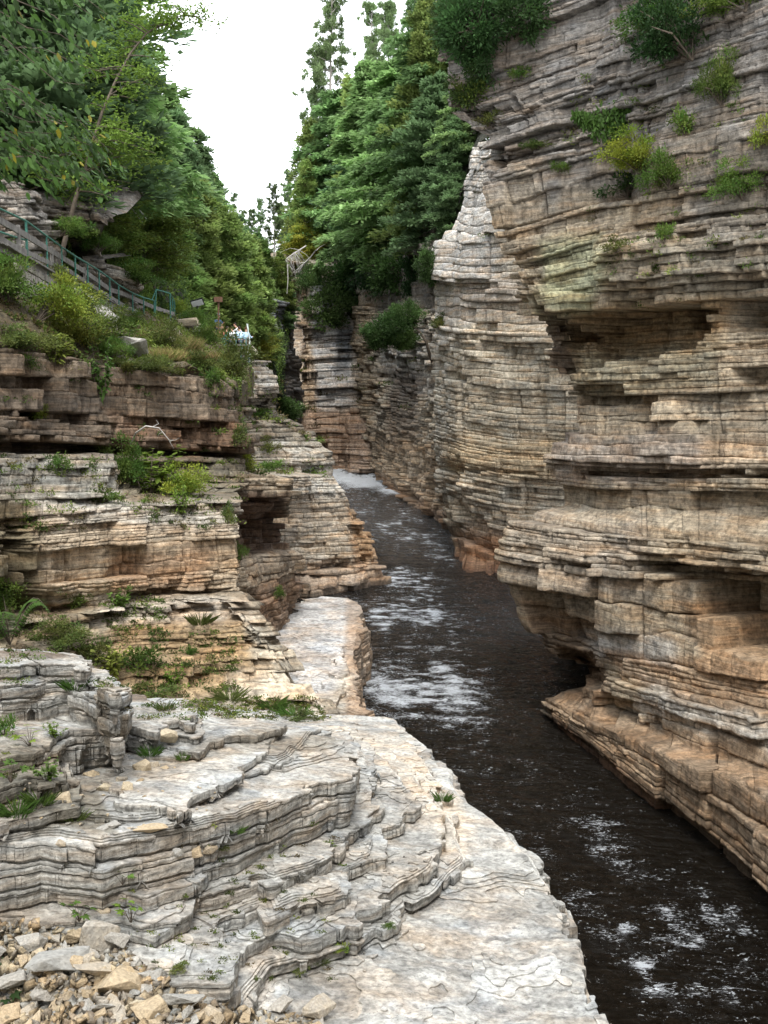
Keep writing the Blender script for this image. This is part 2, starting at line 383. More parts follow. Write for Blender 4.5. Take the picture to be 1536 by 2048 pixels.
R1C = [([(1130,655),(1180,618),(1235,603),(1330,604),(1375,615),(1420,612),(1412,660),(1385,700),(1330,705),(1290,735),(1220,728),(1150,745)], 1.7, 14), ([(1240,605),(1400,612),(1380,660),(1260,650)], .8, 14),
       ([(1440,655),(1438,600),(1560,585),(1700,600),(1700,660),(1500,665)], 1.4, 8),
       ([(1480,738),(1700,730),(1700,775),(1500,775)], .6, 6),
       ([(1078,590),(1125,640),(1150,700),(1152,865),(1112,862),(1100,740)], .9, 7),
       ([(1150,770),(1262,772),(1262,800),(1160,815)], .6, 5),
       ([(1165,938),(1540,942),(1700,945),(1700,962),(1540,960),(1170,954)], .55, 5),
       ([(1275,1118),(1540,1150),(1700,1170),(1700,1200),(1540,1182),(1290,1150)], 1.0, 6),
       ([(1365,1182),(1540,1205),(1750,1240),(1750,1370),(1536,1320),(1440,1270)], 1.8, 9),
       ([(1100,1290),(1170,1305),(1205,1380),(1110,1384)], .8, 8),
       ([(1215,1385),(1280,1400),(1300,1440),(1210,1412)], .6, 6),
       ([(1060,1265),(1060,1200),(1200,1240),(1190,1300)], .5, 8),
       ([(880,215),(985,215),(985,262),(890,222)], .5, 8),
       ([(1010,520),(1075,600),(1060,640),(1020,560)], .4, 6),
       ([(1290,20),(1330,0),(1340,30),(1300,50)], .3, 6),
       ([(1180,600),(1060,560),(1060,640),(1150,628)], -.5, 10),
       ([(1195,600),(1600,560),(1600,420),(1210,470)], -.45, 20),
       ([(1100,880),(1420,870),(1420,935),(1110,930)], -.35, 10),
       ([(1005,1025),(1200,1040),(1230,1190),(1005,1175)], -.25, 10),
       ([(1200,1390),(1540,1470),(1540,1420),(1220,1350)], -.35, 14)]
R1Z = [([(850,-100),(1700,-100),(1700,300),(1300,360),(1000,420),(850,300)], (.19,.175,.155), 60),
       ([(1330,250),(1700,200),(1700,560),(1330,560)], (.20,.175,.14), 50),
       ([(1080,470),(1200,470),(1210,560),(1180,640),(1075,640)], (.36,.37,.235), 25, .85),
       ([(1190,500),(1400,460),(1560,480),(1560,620),(1240,600)], (.28,.25,.19), 30, .7),
       ([(1060,500),(1000,330),(1080,330),(1120,420)], (.29,.25,.19), 25, .7),
       ([(1080,600),(1130,640),(1160,870),(1110,890)], (.12,.085,.06), 15, .8),  # shade of the vertical chimney painted into the rock colour
       ([(1130,620),(1450,600),(1440,700),(1140,740)], (.25,.17,.085), 20, .8),
       ([(1140,690),(1440,690),(1440,780),(1140,790)], (.30,.27,.185), 20, .7),
       ([(1100,870),(1300,865),(1420,880),(1420,960),(1110,960)], (.33,.285,.25), 20, .6),
       ([(1400,870),(1700,860),(1700,930),(1400,930)], (.42,.32,.22), 20, .6),
       ([(1000,1020),(1300,1040),(1300,1200),(1000,1180)], (.36,.31,.25), 25, .6),
       ([(1040,1200),(1200,1230),(1200,1420),(1100,1400)], (.22,.145,.09), 20, .7),
       ([(1170,1250),(1350,1280),(1360,1340),(1190,1320)], (.44,.42,.38), 14, .7),
       ([(1270,1350),(1536,1440),(1700,1500),(1700,1570),(1500,1500),(1270,1420)], (.44,.42,.38), 16, .6),
       ([(1350,1190),(1700,1220),(1700,1420),(1400,1330)], (.30,.185,.095), 20, .7),
       ([(1200,1300),(1700,1360),(1700,1480),(1240,1360)], (.36,.22,.12), 12, .5),
       ([(1090,1380),(1700,1560),(1700,2100),(1536,1900),(1090,1480)], (.33,.235,.15), 14, .85),
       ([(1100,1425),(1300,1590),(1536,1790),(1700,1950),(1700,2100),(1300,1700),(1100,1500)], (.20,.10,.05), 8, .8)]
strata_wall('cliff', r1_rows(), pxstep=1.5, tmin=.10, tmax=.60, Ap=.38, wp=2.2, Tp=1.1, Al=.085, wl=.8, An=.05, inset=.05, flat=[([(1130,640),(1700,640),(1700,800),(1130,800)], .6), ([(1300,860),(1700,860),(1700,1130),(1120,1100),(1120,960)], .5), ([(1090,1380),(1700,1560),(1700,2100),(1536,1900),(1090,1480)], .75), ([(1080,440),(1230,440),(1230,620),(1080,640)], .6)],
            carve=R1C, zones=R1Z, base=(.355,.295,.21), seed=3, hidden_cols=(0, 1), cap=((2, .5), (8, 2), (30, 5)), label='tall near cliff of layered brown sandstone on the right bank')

def wall_rows(spec, cols):
    """spec rows: (py list, px list) with D list per row"""
    return [[(x, y, d) for x, y, d in zip(*r)] for r in spec]
# pale pillar cliff behind it
e2 = [(952,285,66),(925,360,66),(910,420,66),(884,490,66),(868,560,66.5),(864,640,67),(868,720,67),(870,800,67),(872,900,67.5),(876,980,67.5),(884,1040,67.5),(906,1092,67)]
rows = []
for ex, ey, ed in e2:
    k = (ey - 285) / 807.
    rows.append([(ex + 40, ey - 3, 92), (ex + 6, ey - 1, 74), (ex, ey, ed), (ex * .55 + 985 * .45, ey + 22 * k, 60.5), (1015 , ey + 48 * k - 12 * (1 - k), 57), (1120, ey + 60 * k - 20 * (1 - k), 54.5), (1260, ey + 70 * k - 40 * (1-k), 52)])
def low(P, z): return [(float(q[0]), float(q[1]), float(q[2])) for q in [upz(p, z) for p in P]]
def upz(p, z):
    P = atD(*p); x, y = proj(np.array([P[0], P[1], z])); return (float(x), float(y), float(P[1]))
b2 = [(960,1085,92),(912,1085,74), Z(906,1094,.0), Z(932,1146,0), Z(1020,1162,0), Z(1120,1172,0), Z(1260,1185,0)]
rows.append([upz(p, .5) for p in b2]); rows.append([upz(p, -.2) for p in b2]); rows.append([upz(p, -1.5) for p in b2])
R2Z = [([(880,280),(1000,280),(1000,600),(860,720),(855,480)], (.52,.50,.46), 30),
       ([(900,560),(1100,560),(1120,640),(1060,700),(880,640)], (.46,.40,.33), 30, .7),
       ([(940,640),(1120,640),(1140,900),(930,900)], (.43,.385,.30), 30, .6),
       ([(880,880),(1140,880),(1140,960),(880,950)], (.44,.345,.22), 18, .8),
       ([(860,700),(900,700),(900,1000),(860,1000)], (.36,.35,.31), 12, .7),
       ([(900,1060),(1150,1080),(1150,1180),(900,1160)], (.30,.165,.09), 25, .9),
       ([(900,1125),(1150,1150),(1150,1200),(900,1180)], (.16,.08,.045), 8, .8)]
strata_wall('cliff', rows, pxstep=1.5, tmin=.18, tmax=1.0, Ap=.5, wp=4.0, Tp=2.4, Al=.10, wl=2.0, An=.09, inset=.09, deep=.1,
            carve=[([(1005,690),(1090,690),(1090,860),(1000,820)], .3, 8), ([(900,1000),(960,1030),(1000,1130),(905,1080)], .5, 10),
                   ([(880,750),(1120,760),(1120,768),(880,758)], .5, 3), ([(900,930),(1120,940),(1120,948),(900,940)], .4, 3),
                   ([(870,480),(905,480),(905,560),(870,560)], -.5, 6)],
            zones=R2Z, base=(.40,.355,.28), seed=5, hidden_cols=(0, 1), label='pale pillar cliff with thin even beds behind the near right cliff',
            cap=((1, .1), (3, .3), (8, 1)))
# dark receding wall
xs = [(690, 150), (735, 133), (772, 121), (805, 109), (838, 97), (872, 84), (912, 68)]
top = [(690,505,150),(722,502,133),(770,500,121),(812,495,109),(845,490,97),(885,470,84),(930,450,70)]
bot = [Z(690,933,2.4), Z(740,948,2.0), Z(772,968,1.4), Z(805,990,.9), Z(840,1012,.6), Z(874,1042,.3), Z(906,1092,0)]
rows = []
for k, f in enumerate(np.linspace(0, 1, 8)):
    r = []
    for i, (t_, b_) in enumerate(zip(top, bot)):
        x = t_[0] * (1 - f) + b_[0] * f; y = t_[1] * (1 - f) + b_[1] * f; d = t_[2] * (1 - f) + b_[2] * f
        wig = [0, -14, -4, 6, 14, 10, 0][i] * math.sin(f * math.pi)
        if k in (3, 4) and i in (1,): wig += 4
        r.append((x + wig * .5, y, d - wig * .25))
    rows.append(r)
rows.append([upz(p, -1.5) for p in bot])
R3Z = [([(700,480),(900,480),(870,620),(720,640)], (.16,.145,.125), 25, .9),
       ([(690,600),(760,600),(740,860),(700,860)], (.42,.33,.22), 18, .7),
       ([(745,660),(870,660),(870,800),(780,800)], (.44,.42,.38), 22, .8),
       ([(770,740),(840,740),(840,900),(780,900)], (.13,.10,.075), 14, .7),
       ([(730,850),(880,880),(890,1060),(740,950)], (.30,.22,.14), 22, .7),
       ([(730,930),(900,1030),(920,1120),(800,1040)], (.17,.10,.055), 9, .8)]
strata_wall('cliff', rows, pxstep=1.4, tmin=.25, tmax=1.1, Ap=1.0, wp=4.5, Tp=3.5, Al=.22, wl=2.2, An=.22, inset=.16, deep=.2,
            carve=[([(740,520),(765,520),(765,640),(745,640)], 2, 8), ([(800,500),(830,500),(830,620),(810,620)], 2, 8), ([(735,720),(770,820),(745,860),(725,780)], 1.5, 8),
                   ([(800,780),(830,780),(830,840),(800,840)], 1, 6)],
            zones=R3Z, base=(.43,.38,.30), mat='rock_far', seed=7, label='dark blocky cliff wall receding upstream past the pale pillar', cap=((2, .3), (8, 2), (25, 8)))
# far wall closing the view
rows = []
tp = [(560,560,165),(583,548,145),(600,545,138),(660,540,140),(720,535,144),(790,530,150)]
bt = [(575,935,165),Z(604,944,2.2),Z(612,942,2.2),Z(665,940,2.2),Z(730,942,2.2),(790,940,150)]
for k, f in enumerate(np.linspace(0, 1, 7)):
    r = []
    for i, (t_, b_) in enumerate(zip(tp, bt)):
        x = t_[0] * (1 - f) + b_[0] * f; y = t_[1] * (1 - f) + b_[1] * f; d = t_[2] * (1 - f) + b_[2] * f
        if i in (1, 2): x += 8 * math.sin(f * math.pi)
        r.append((x, y, d - (2.5 * f if i > 2 else 0)))
    rows.append(r)
rows.append([upz(p, 0) for p in bt])
R4Z = [([(612,560),(700,560),(712,800),(640,830),(622,760)], (.58,.57,.55), 12, .9),
       ([(640,560),(672,600),(660,650),(640,640)], (.17,.19,.20), 8, .8), ([(668,648),(712,655),(700,740),(665,750)], (.13,.14,.15), 9, .8),
       ([(580,560),(612,560),(630,820),(596,820)], (.50,.39,.27), 8, .8),
       ([(590,820),(740,815),(740,960),(600,960)], (.46,.34,.25), 10, .95)]
strata_wall('cliff', rows, pxstep=1.3, tmin=.35, tmax=1.3, Ap=.8, wp=7, Tp=4, Al=.2, wl=3.5, An=.16, inset=.2,
            zones=R4Z, base=(.46,.40,.32), mat='rock_far', seed=9, label='far cliff above the white rapids, grey above and rusty pink below', cap=((2, .3), (8, 1), (30, 6)),
            carve=[([(690,840),(740,840),(740,950),(690,950)], -2.5, 8)])
# dark wet shale wall behind the lookout
rows = []
for f in np.linspace(0, 1, 6):
    rows.append([(440, 560 + 300 * f, 78), (500, 575 + 300 * f, 88), (548 + 20 * f, 600 + 290 * f, 104), (576 + 30 * f, 606 + 310 * f, 122), (590 + 16 * f, 600 + 330 * f, 140)])
strata_wall('cliff', rows, pxstep=1.5, tmin=.2, tmax=.8, Ap=.7, wp=5, Tp=3, Al=.12, wl=2, An=.25, inset=.08,
            zones=[([(560,700),(610,700),(610,900),(560,900)], (.10,.08,.06), 15, .6)], base=(.15,.16,.17), mat='rock_far', seed=10,
            label='black wet rock slope between the lookout and the far cliff', cap=((2, .5), (8, 3), (30, 14)))

# ------------------------------------------------------------------ left bank cliffs
A_ = [
 [(-140,655,19.5),(0,690,21.6),(100,705,23.4),(250,735,26.6),(400,748,29.8),(470,765,32.2),(488,772,35),(470,770,44)],
 [(-140,740,19.3),(0,765,21.4),(100,775,23.2),(250,790,26.4),(400,800,29.6),(474,812,32.0),(490,815,35),(472,812,44)],
 [(-140,800,19.1),(0,822,21.2),(100,826,23.1),(250,838,26.2),(400,846,29.4),(478,850,31.9),(492,852,35),(476,850,44)],
 [(-140,870,19.0),(0,880,21.1),(100,882,23.0),(250,892,26.0),(400,900,29.2),(486,905,31.8),(498,905,35),(480,905,44)],
 [(-140,884,20.0),(0,892,22.2),(100,894,24.2),(250,902,27.3),(400,906,30.2),(490,910,32.2),(502,910,35.5),(482,910,44)],
 [(-140,905,18.8),(0,908,20.8),(100,910,22.6),(250,914,25.6),(400,914,28.9),(492,918,31.8),(506,920,35),(486,918,44)],
 [(-140,960,18.6),(0,962,20.4),(100,960,22.0),(250,955,24.9),(400,955,28.2),(490,960,31.0),(502,960,35),(486,960,44)],
 [(-140,1010,18.5),(0,1005,20.2),(100,1000,21.8),(250,990,24.4),(360,985,26.4),(440,985,28.0),(452,990,33),(440,990,44)],
]
ct = 6.62; cb = 4.55
A_ += [
 [Z(-140,1052,ct),Z(0,1035,ct),Z(100,1026,ct),Z(250,1014,ct),Z(380,1007,ct),Z(446,1003,ct),(462,1003,30),(450,1003,44)],
 [(-140,1120,17.6),(0,1105,19.4),(100,1098,20.6),(250,1086,22.1),(385,1076,23.2),(462,1072,23.8),(474,1072,30),(460,1072,44)],
 [(-140,1195,17.7),(0,1180,19.5),(100,1172,20.6),(250,1158,22.2),(390,1146,23.2),(474,1138,23.8),(486,1138,30),(470,1138,44)],
 [(-140,1240,18.0),(0,1228,19.8),Z(95,1222,cb),Z(250,1200,cb),Z(390,1190,cb),Z(480,1182,cb),(494,1182,30),(480,1182,44)],
 [Z(-140,1262,4.5),Z(0,1250,4.5),Z(100,1240,4.5),Z(250,1218,4.48),Z(400,1208,4.46),Z(496,1204,4.44),(528,1210,29),(510,1200,44)],
 [(-140,1310,16.8),(0,1298,18.4),(100,1285,19.6),(250,1255,21.2),(420,1250,21.8),(528,1246,22.2),(545,1240,27),(525,1235,44)],
 [(-140,1365,16.2),(0,1352,17.8),(100,1340,18.9),(250,1318,20.6),(440,1310,21.2),(568,1306,21.6),(588,1300,26),(560,1290,44)],
 [(-140,1420,15.5),(0,1412,17.0),(100,1400,18.0),(250,1385,19.5),(440,1380,20.4),(606,1372,21.0),(628,1370,25),(600,1360,44)],
 [(-140,1500,14.5),(0,1490,16.0),(100,1480,17.0),(260,1460,18.0),(460,1450,19.4),(648,1436,20.2),(672,1440,24),(640,1430,44)],
 [(-140,1600,14.5),(0,1590,16.0),(100,1580,17.0),(260,1560,18.0),(460,1550,19.4),(650,1546,20.0),(680,1550,24),(650,1530,44)],
]
LC = [([(-60,888),(130,886),(250,893),(420,900),(500,904),(500,918),(250,914),(-60,910)], .9, 5),
      ([(-60,820),(200,828),(200,836),(-60,832)], .4, 4), ([(240,790),(330,792),(330,806),(240,804)], .5, 4),
      ([(300,842),(470,850),(470,860),(300,855)], .4, 4),
      ([(-40,1150),(60,1160),(100,1225),(-40,1215)], 1.0, 8), ([(40,1080),(62,1080),(100,1215),(84,1222)], .7, 5),
      ([(250,1180),(400,1175),(480,1176),(480,1190),(250,1205)], .5, 5),
      ([(90,915),(220,915),(240,990),(90,1000)], -.35, 12), ([(240,920),(440,920),(440,985),(240,985)], .5, 14),
      ([(250,700),(400,700),(480,730),(480,765),(250,745)], .3, 14),
      ([(0,1050),(40,1050),(60,1150),(0,1140)], .5, 10), ([(80,1100),(300,1140),(300,1150),(80,1115)], .15, 4),
      ([(440,860),(500,870),(500,905),(430,900)], -.3, 6)]
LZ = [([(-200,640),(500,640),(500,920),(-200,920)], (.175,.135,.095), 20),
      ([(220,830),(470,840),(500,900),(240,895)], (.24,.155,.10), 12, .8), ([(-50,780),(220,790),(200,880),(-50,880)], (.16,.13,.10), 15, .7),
      ([(-50,910),(240,910),(240,1010),(-50,1010)], (.27,.255,.215), 15), ([(240,910),(500,910),(500,1000),(240,1000)], (.15,.13,.09), 15, .8),
      ([(60,1000),(500,1000),(500,1060),(60,1060)], (.47,.44,.38), 18, .8), ([(60,1050),(500,1060),(500,1190),(60,1220)], (.46,.375,.27), 18, .9),
      ([(-60,1000),(60,1010),(100,1220),(-60,1230)], (.17,.14,.085), 18, .9),
      ([(230,1100),(420,1100),(420,1180),(230,1190)], (.36,.22,.125), 18, .6),
      ([(-60,1230),(220,1220),(220,1420),(-60,1420)], (.28,.24,.17), 18, .8), ([(200,1200),(500,1195),(520,1240),(200,1250)], (.46,.40,.32), 10, .8),
      ([(220,1250),(540,1250),(560,1400),(220,1400)], (.36,.25,.13), 18, .8), ([(480,1230),(680,1300),(680,1480),(520,1400)], (.46,.41,.32), 14, .8),
      ([(450,1340),(660,1360),(700,1480),(450,1440)], (.50,.45,.36), 12, .7)]
strata_wall('cliff', A_, pxstep=1.6, tmin=.06, tmax=.38, Ap=.40, wp=1.2, Tp=.6, Al=.12, wl=.45, An=.05, inset=.06, smin=.5, flat=[([(60,1008),(500,1000),(500,1190),(60,1225)], .85), ([(-60,920),(230,915),(230,1000),(-60,1010)], .4), ([(210,1215),(560,1200),(600,1400),(210,1400)], .45)], deep=.22,
            carve=LC, zones=LZ, base=(.30,.25,.18), seed=12, hidden_cols=(0, 6), label='left bank cliff of stepped beds with a dark overhanging band', cap=((.3, .02), (1.5, .05)))
# tower above the white slab
zt = 1.85
T_ = [
 [(400,952,29),(430,950,30),(500,948,31.3),(548,950,33),(568,955,35.5),(560,958,46)],
 [(400,1010,29),(430,1010,30),(492,1010,31.2),(546,1008,33),(570,1005,35.5),(560,1002,46)],
 [(400,1040,29.3),(430,1040,30.3),(484,1040,31.8),(530,1040,33.8),(556,1040,36),(548,1040,46)],
 [(400,1100,29.3),(430,1100,30.3),(480,1100,31.8),(534,1098,33.8),(562,1096,36),(556,1096,46)],
 [(400,1120,29),(430,1122,29.6),(490,1122,31),(546,1118,32.8),(588,1112,36),(580,1108,46)],
 [(400,1200,28.5),(430,1205,29),(500,1200,30.4),(560,1180,33),(604,1160,36.6),(598,1150,46)],
 [(400,1310,28),(430,1300,28.6),Z(536,1266,zt),Z(572,1236,zt),Z(604,1206,zt),(598,1192,46)],
 [(400,1340,28),(430,1330,28.6),upz(Z(536,1266,zt),.4),upz(Z(572,1236,zt),.4),upz(Z(604,1206,zt),.4),(598,1230,46)],
]
strata_wall('cliff', T_, pxstep=1.5, tmin=.10, tmax=.45, Ap=.5, wp=1.5, Tp=1.0, Al=.12, wl=.7, An=.06, inset=.08, deep=.2,
            carve=[([(480,1030),(560,1020),(556,1095),(480,1105)], .6, 8), ([(470,1085),(520,1085),(520,1110),(470,1110)], .8, 5),
                   ([(495,1000),(575,1000),(575,955),(495,950)], -.3, 6)],
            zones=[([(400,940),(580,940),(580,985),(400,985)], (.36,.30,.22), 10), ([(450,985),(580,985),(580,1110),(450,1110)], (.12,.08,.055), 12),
                   ([(480,1110),(610,1100),(610,1190),(480,1200)], (.32,.26,.19), 12), ([(500,1180),(615,1150),(615,1230),(530,1280)], (.27,.19,.13), 10)],
            base=(.26,.22,.16), seed=14, label='dark rock tower standing above the pale river slab', cap=((.5, .1), (1.5, .2), (3, .3)))
# stepped spur reaching into the river
E_ = []
for (y, xr, dd) in ((952,668,53.5),(1000,702,53.2),(1050,724,53),(1100,744,52.8),(1135,756,52.8)):
    k = (y - 952) / 215.
    E_.append([(500, y + 6 * k, 46), (560, y + 12 * k, 47.5), (620, y + 12 * k, 49.5), (xr - 40, y + 6 * k, 51.5), (xr, y, dd), (xr + 2, y - 4, 60), (xr - 30, y - 6, 75)])
wl_ = [Z(500,1222,0),Z(560,1212,0),Z(620,1196,0),Z(715,1180,0),Z(762,1166,0),(764,1140,60),(740,1130,75)]
E_.append([upz(p, .35) for p in wl_]); E_.append([upz(p, -.2) for p in wl_]); E_.append([upz(p, -1.2) for p in wl_])
strata_wall('cliff', E_, pxstep=1.4, tmin=.14, tmax=.5, Ap=.5, wp=2.2, Tp=.9, Al=.14, wl=1.2, An=.09, inset=.1, deep=.15,
            carve=[([(700,1040),(730,1060),(745,1120),(715,1120)], .7, 6)],
            zones=[([(540,950),(700,950),(700,990),(540,990)], (.42,.39,.33), 10), ([(690,1000),(770,1080),(780,1180),(720,1180)], (.33,.20,.10), 9, .8),
                   ([(560,1130),(780,1120),(780,1200),(560,1210)], (.33,.25,.18), 12, .8)],
            base=(.38,.325,.25), seed=16, hidden_cols=(5,), label='stepped rock spur reaching into the river below the lookout', cap=((1, .1), (3, .3), (8, .8)))
# lookout buttress
P_ = []
for (y, xr) in ((722,528),(735,540),(760,552),(790,562),(835,575),(850,606),(895,628),(905,648),(952,656),(975,656)):
    P_.append([(430, y + 2, 53), (476, y + 2, 55), (xr - 40, y + 1, 57.5), (xr, y, 59.5), (xr + 3, y - 1, 68), (xr - 20, y - 2, 84)])
P_.append([(x, y + 50, d) for x, y, d in P_[-1]])
strata_wall('cliff', P_, pxstep=1.3, tmin=.15, tmax=.6, Ap=.55, wp=2.4, Tp=1.2, Al=.15, wl=1.3, An=.12, inset=.1, deep=.15,
            zones=[([(470,720),(560,720),(560,790),(470,790)], (.33,.31,.27), 10), ([(470,790),(620,790),(620,860),(470,860)], (.15,.13,.10), 12, .8),
                   ([(500,890),(670,880),(670,960),(500,960)], (.42,.39,.33), 10, .8)],
            carve=[([(520,790),(580,790),(580,840),(520,840)], .5, 6)],
            base=(.27,.24,.19), seed=18, hidden_cols=(4,), label='grey rock buttress under the lookout', cap=((.6, .05), (3, .1), (8, .3)))

# unseen gorge walls behind the camera, added to block low light
def wr(x0, pts, zs, bulge):
    return [[(x, y, z) for x, y in pts] for z in zs]
_r = []
for z, o in ((24, 0), (16, .4), (9, .8), (4, .2), (1.5, -.8), (-1, -1.2)):
    _r.append([(8.6 + o, 14.5, z), (9.5 + o, 6, z), (9 + o, -6, z), (11 + o, -20, z), (4, -34 - o, z)])
_r = [[q for q in reversed(r)] for r in _r]
_r = [[(x, y, z) for x, y, z in reversed(r)] for r in _r]
strata_wall('cliff', _r, world=True, pxstep=4, tmin=.25, tmax=.8, Ap=.5, wp=3, Tp=1.5, Al=.12, wl=1.5, An=.08, inset=.06, base=(.28, .235, .175), seed=51, label='right gorge wall continuing downstream unseen behind the viewer, added to block low light', cap=((2, .3), (12, 2)))
_r = []
for z, o in ((26, -4), (20, -2.5), (13, -1.5), (8, -.6), (5.6, .2), (-1, .6)):
    _r.append([(2, -36, z), (-12 + o, -24, z), (-10 + o, -8, z), (-9.5 + o, 2, z), (-9 + o, 9, z), (-10.5 + o, 15, z)])
strata_wall('cliff', _r, world=True, pxstep=4, tmin=.25, tmax=.8, Ap=.5, wp=3, Tp=1.5, Al=.12, wl=1.5, An=.08, inset=.06, base=(.28, .235, .175), seed=53, label='left gorge wall continuing downstream unseen behind the viewer, added to block low light', cap=((2, .3), (12, 2)))
# ------------------------------------------------------------------ terraced bedrock (seen from above)
def terraces(name, slabs, dipx, dipy, pxr, pyr, cgrid, pxs, cfloor, lam=.045, zones=(), base=BEIGE, mat='rock_near', seed=1, warp=.06, label=None, lamn=.03, rough=.012, cells=.9, joint=.9, peel=()):
    """bedrock built bed by bed: every thin bed is cut along its own broken edge and has a real riser"""
    def plane(px, py, c):
        a, dy, dz = ray(px, py)      # 8.5 + dz t = c - dipy*dy t - dipx*a t
        t = (c - CAM_H) / (dz + dipy * dy + dipx * a); return a * t, dy * t
    nx = int((pxr[1] - pxr[0]) / pxs); ny = int((pyr[1] - pyr[0]) / pxs)
    GX, GY = np.meshgrid(np.linspace(pxr[0], pxr[1], nx), np.linspace(pyr[1], pyr[0], ny))
    X, Y = plane(GX, GY, cgrid)
    N0 = lambda f, sd, o=3: fbm(X * f, Y * f, 0 * X, sd, o)
    wx = X + warp * 1.6 * N0(.9, seed); wy = Y + warp * 2.0 * N0(.9, seed + 1)
    r = N0(1.2, seed + 40) * .06 + N0(6, seed + 41) * rough + N0(22, seed + 42, 2) * rough * .45
    P0 = np.stack([X, Y, cgrid - dipx * X - dipy * Y], -1)
    C0 = colorize(P0, base, zones, seed)
    th = .5 + .25 * N0(.25, seed + 44, 2)
    jc = (X * np.cos(th) + Y * np.sin(th)) + .10 * N0(1.5, seed + 45); jd = (-X * np.sin(th) + Y * np.cos(th)) + .12 * N0(1.3, seed + 46)
    def jdist(v, sp, sd):
        q = v / sp; i = np.floor(q); f = q - i; a = (rnd(i, sd) - .5) * .6; b = (rnd(i + 1, sd) - .5) * .6
        return np.minimum(np.abs(f - .5 - a), 1) * sp
    J = np.minimum(jdist(jc, joint, seed + 47), jdist(jd, joint * 1.7, seed + 48))
    tri = np.concatenate([np.stack([(np.arange(ny - 1)[:, None] * nx + np.arange(nx - 1)).ravel() + k for k in (0, 1, nx + 1)], -1),
                          np.stack([(np.arange(ny - 1)[:, None] * nx + np.arange(nx - 1)).ravel() + k for k in (0, nx + 1, nx)], -1)])
    G = np.concatenate([np.stack([X, Y, r], -1).reshape(-1, 3), C0.reshape(-1, 3)], -1)      # attributes carried by every vertex
    outP, outC = [], []
    levels = []
    nid = 0
    for (c, below, poly, sl) in sorted(slabs, key=lambda q: q[0]):
        pw = [plane(p[0], p[1], c) for p in poly]
        d = polysd(wx, wy, pw)
        low_ = not (c > 4.9 and below > 4)
        n = max(1, int(round((c - below) / (lam * (2.2 if low_ else 1)))))
        ws = np.array([rnd(np.array([k + 31 * len(levels)]), seed + 3)[0] for k in range(n)]) ** 3 * 5 + .28; ws = ws / ws.sum() * (c - below)
        cz = below
        push = 0
        for j in range(n):
            t = ws[j]; top_ = cz + t
            depth = c - top_
            grp = nid // 3
            edge = sl * depth + lamn * 1.1 * fbm(X * 1.9, Y * 1.9, 0 * X + nid * .37, seed + 9, 2) + lamn * .6 * fbm(X * 7, Y * 7, 0 * X + nid * 1.7, seed + 10, 3) + lamn * 1.5 * ((rnd(np.array([nid]), seed + 3)[0]) ** 3 - .3)
            cell = vnoise(X * cells * 1.6 + 3.1 * grp, Y * cells * 1.6, 0 * X + grp * 5.3, seed + 12)
            gi = nid // 2
            hb = _h(np.floor(jc / .42).astype(np.int64), np.floor(jd / .55).astype(np.int64), np.full(X.shape, gi), seed + 14)
            hb2 = _h(np.floor(jc / .9 + .3).astype(np.int64), np.floor(jd / 1.3).astype(np.int64), np.full(X.shape, gi // 3), seed + 15)
            edge = edge + lamn * 1.2 * (hb - .5) + lamn * 2.6 * (hb2 - .5)
            edge = edge - lamn * 1.8 * sstep(.15, .20, cell) - lamn * .9 * sstep(.3, .34, vnoise(X * cells * 4, Y * cells * 4, 0 * X + nid * 5.3, seed + 13))
            f = d - edge
            if depth < .05 and not low_: f = np.maximum(f, .010 - J)
            levels.append([top_, t, f, nid]); nid += 1
            cz = top_
        for (pc, thr, fs) in [q for q in peel if abs(q[0] - c) < 1e-6]:
            pl = fbm(X * fs, Y * fs * .7, 0 * X + 3, seed + 31, 5)
            for m_ in range(4):
                f = np.maximum(d + .06 + .02 * m_, (thr + .11 * m_ - pl) * .5)
                levels.append([c + .014 * (m_ + 1), .014, f, nid]); nid += 1
    levels.sort(key=lambda q: q[0])
    for li in range(len(levels) - 2, -1, -1):
        levels[li][2] = np.minimum(levels[li][2], levels[li + 1][2] + .012)
    Hm = np.full(X.shape, cfloor)
    for q in levels: Hm = np.where(q[2] < 0, np.maximum(Hm, q[0]), Hm)
    cover = np.full(X.shape, False)
    for li in range(len(levels) - 1, -1, -1):
        ztop, t, f, k = levels[li]
        ff = f.ravel(); cv = cover.ravel()
        fv = ff[tri]; keep = (fv.min(1) < 0) & ~cv[tri].all(1)
        T = tri[keep]; F = ff[T]
        inside = F < 0; cnt = inside.sum(1)
        zc = lambda A: np.stack([A[..., 0], A[..., 1], ztop + A[..., 2] - dipx * A[..., 0] - dipy * A[..., 1]], -1)
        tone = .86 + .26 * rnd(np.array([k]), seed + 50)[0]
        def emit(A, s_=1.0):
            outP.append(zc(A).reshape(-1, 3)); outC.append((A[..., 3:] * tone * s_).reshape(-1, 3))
        emit(G[T[cnt == 3]])
        segs = []
        for want, flip in ((1, False), (2, True)):
            sel = cnt == want; Ts = T[sel]; Fs = F[sel]; ins_ = inside[sel] if want == 1 else ~inside[sel]
            if not len(Ts): continue
            o = ins_.argmax(1); ar = np.arange(len(Ts))
            i0, i1, i2 = Ts[ar, o], Ts[ar, (o + 1) % 3], Ts[ar, (o + 2) % 3]
            f0, f1, f2 = ff[i0], ff[i1], ff[i2]
            a = G[i0] + (G[i1] - G[i0]) * (f0 / (f0 - f1))[:, None]; b = G[i0] + (G[i2] - G[i0]) * (f0 / (f0 - f2))[:, None]
            if want == 1: emit(np.stack([G[i0], a, b], 1)); segs.append((a, b))
            else:
                emit(np.stack([a, G[i1], G[i2]], 1)); emit(np.stack([a, G[i2], b], 1)); segs.append((b, a))
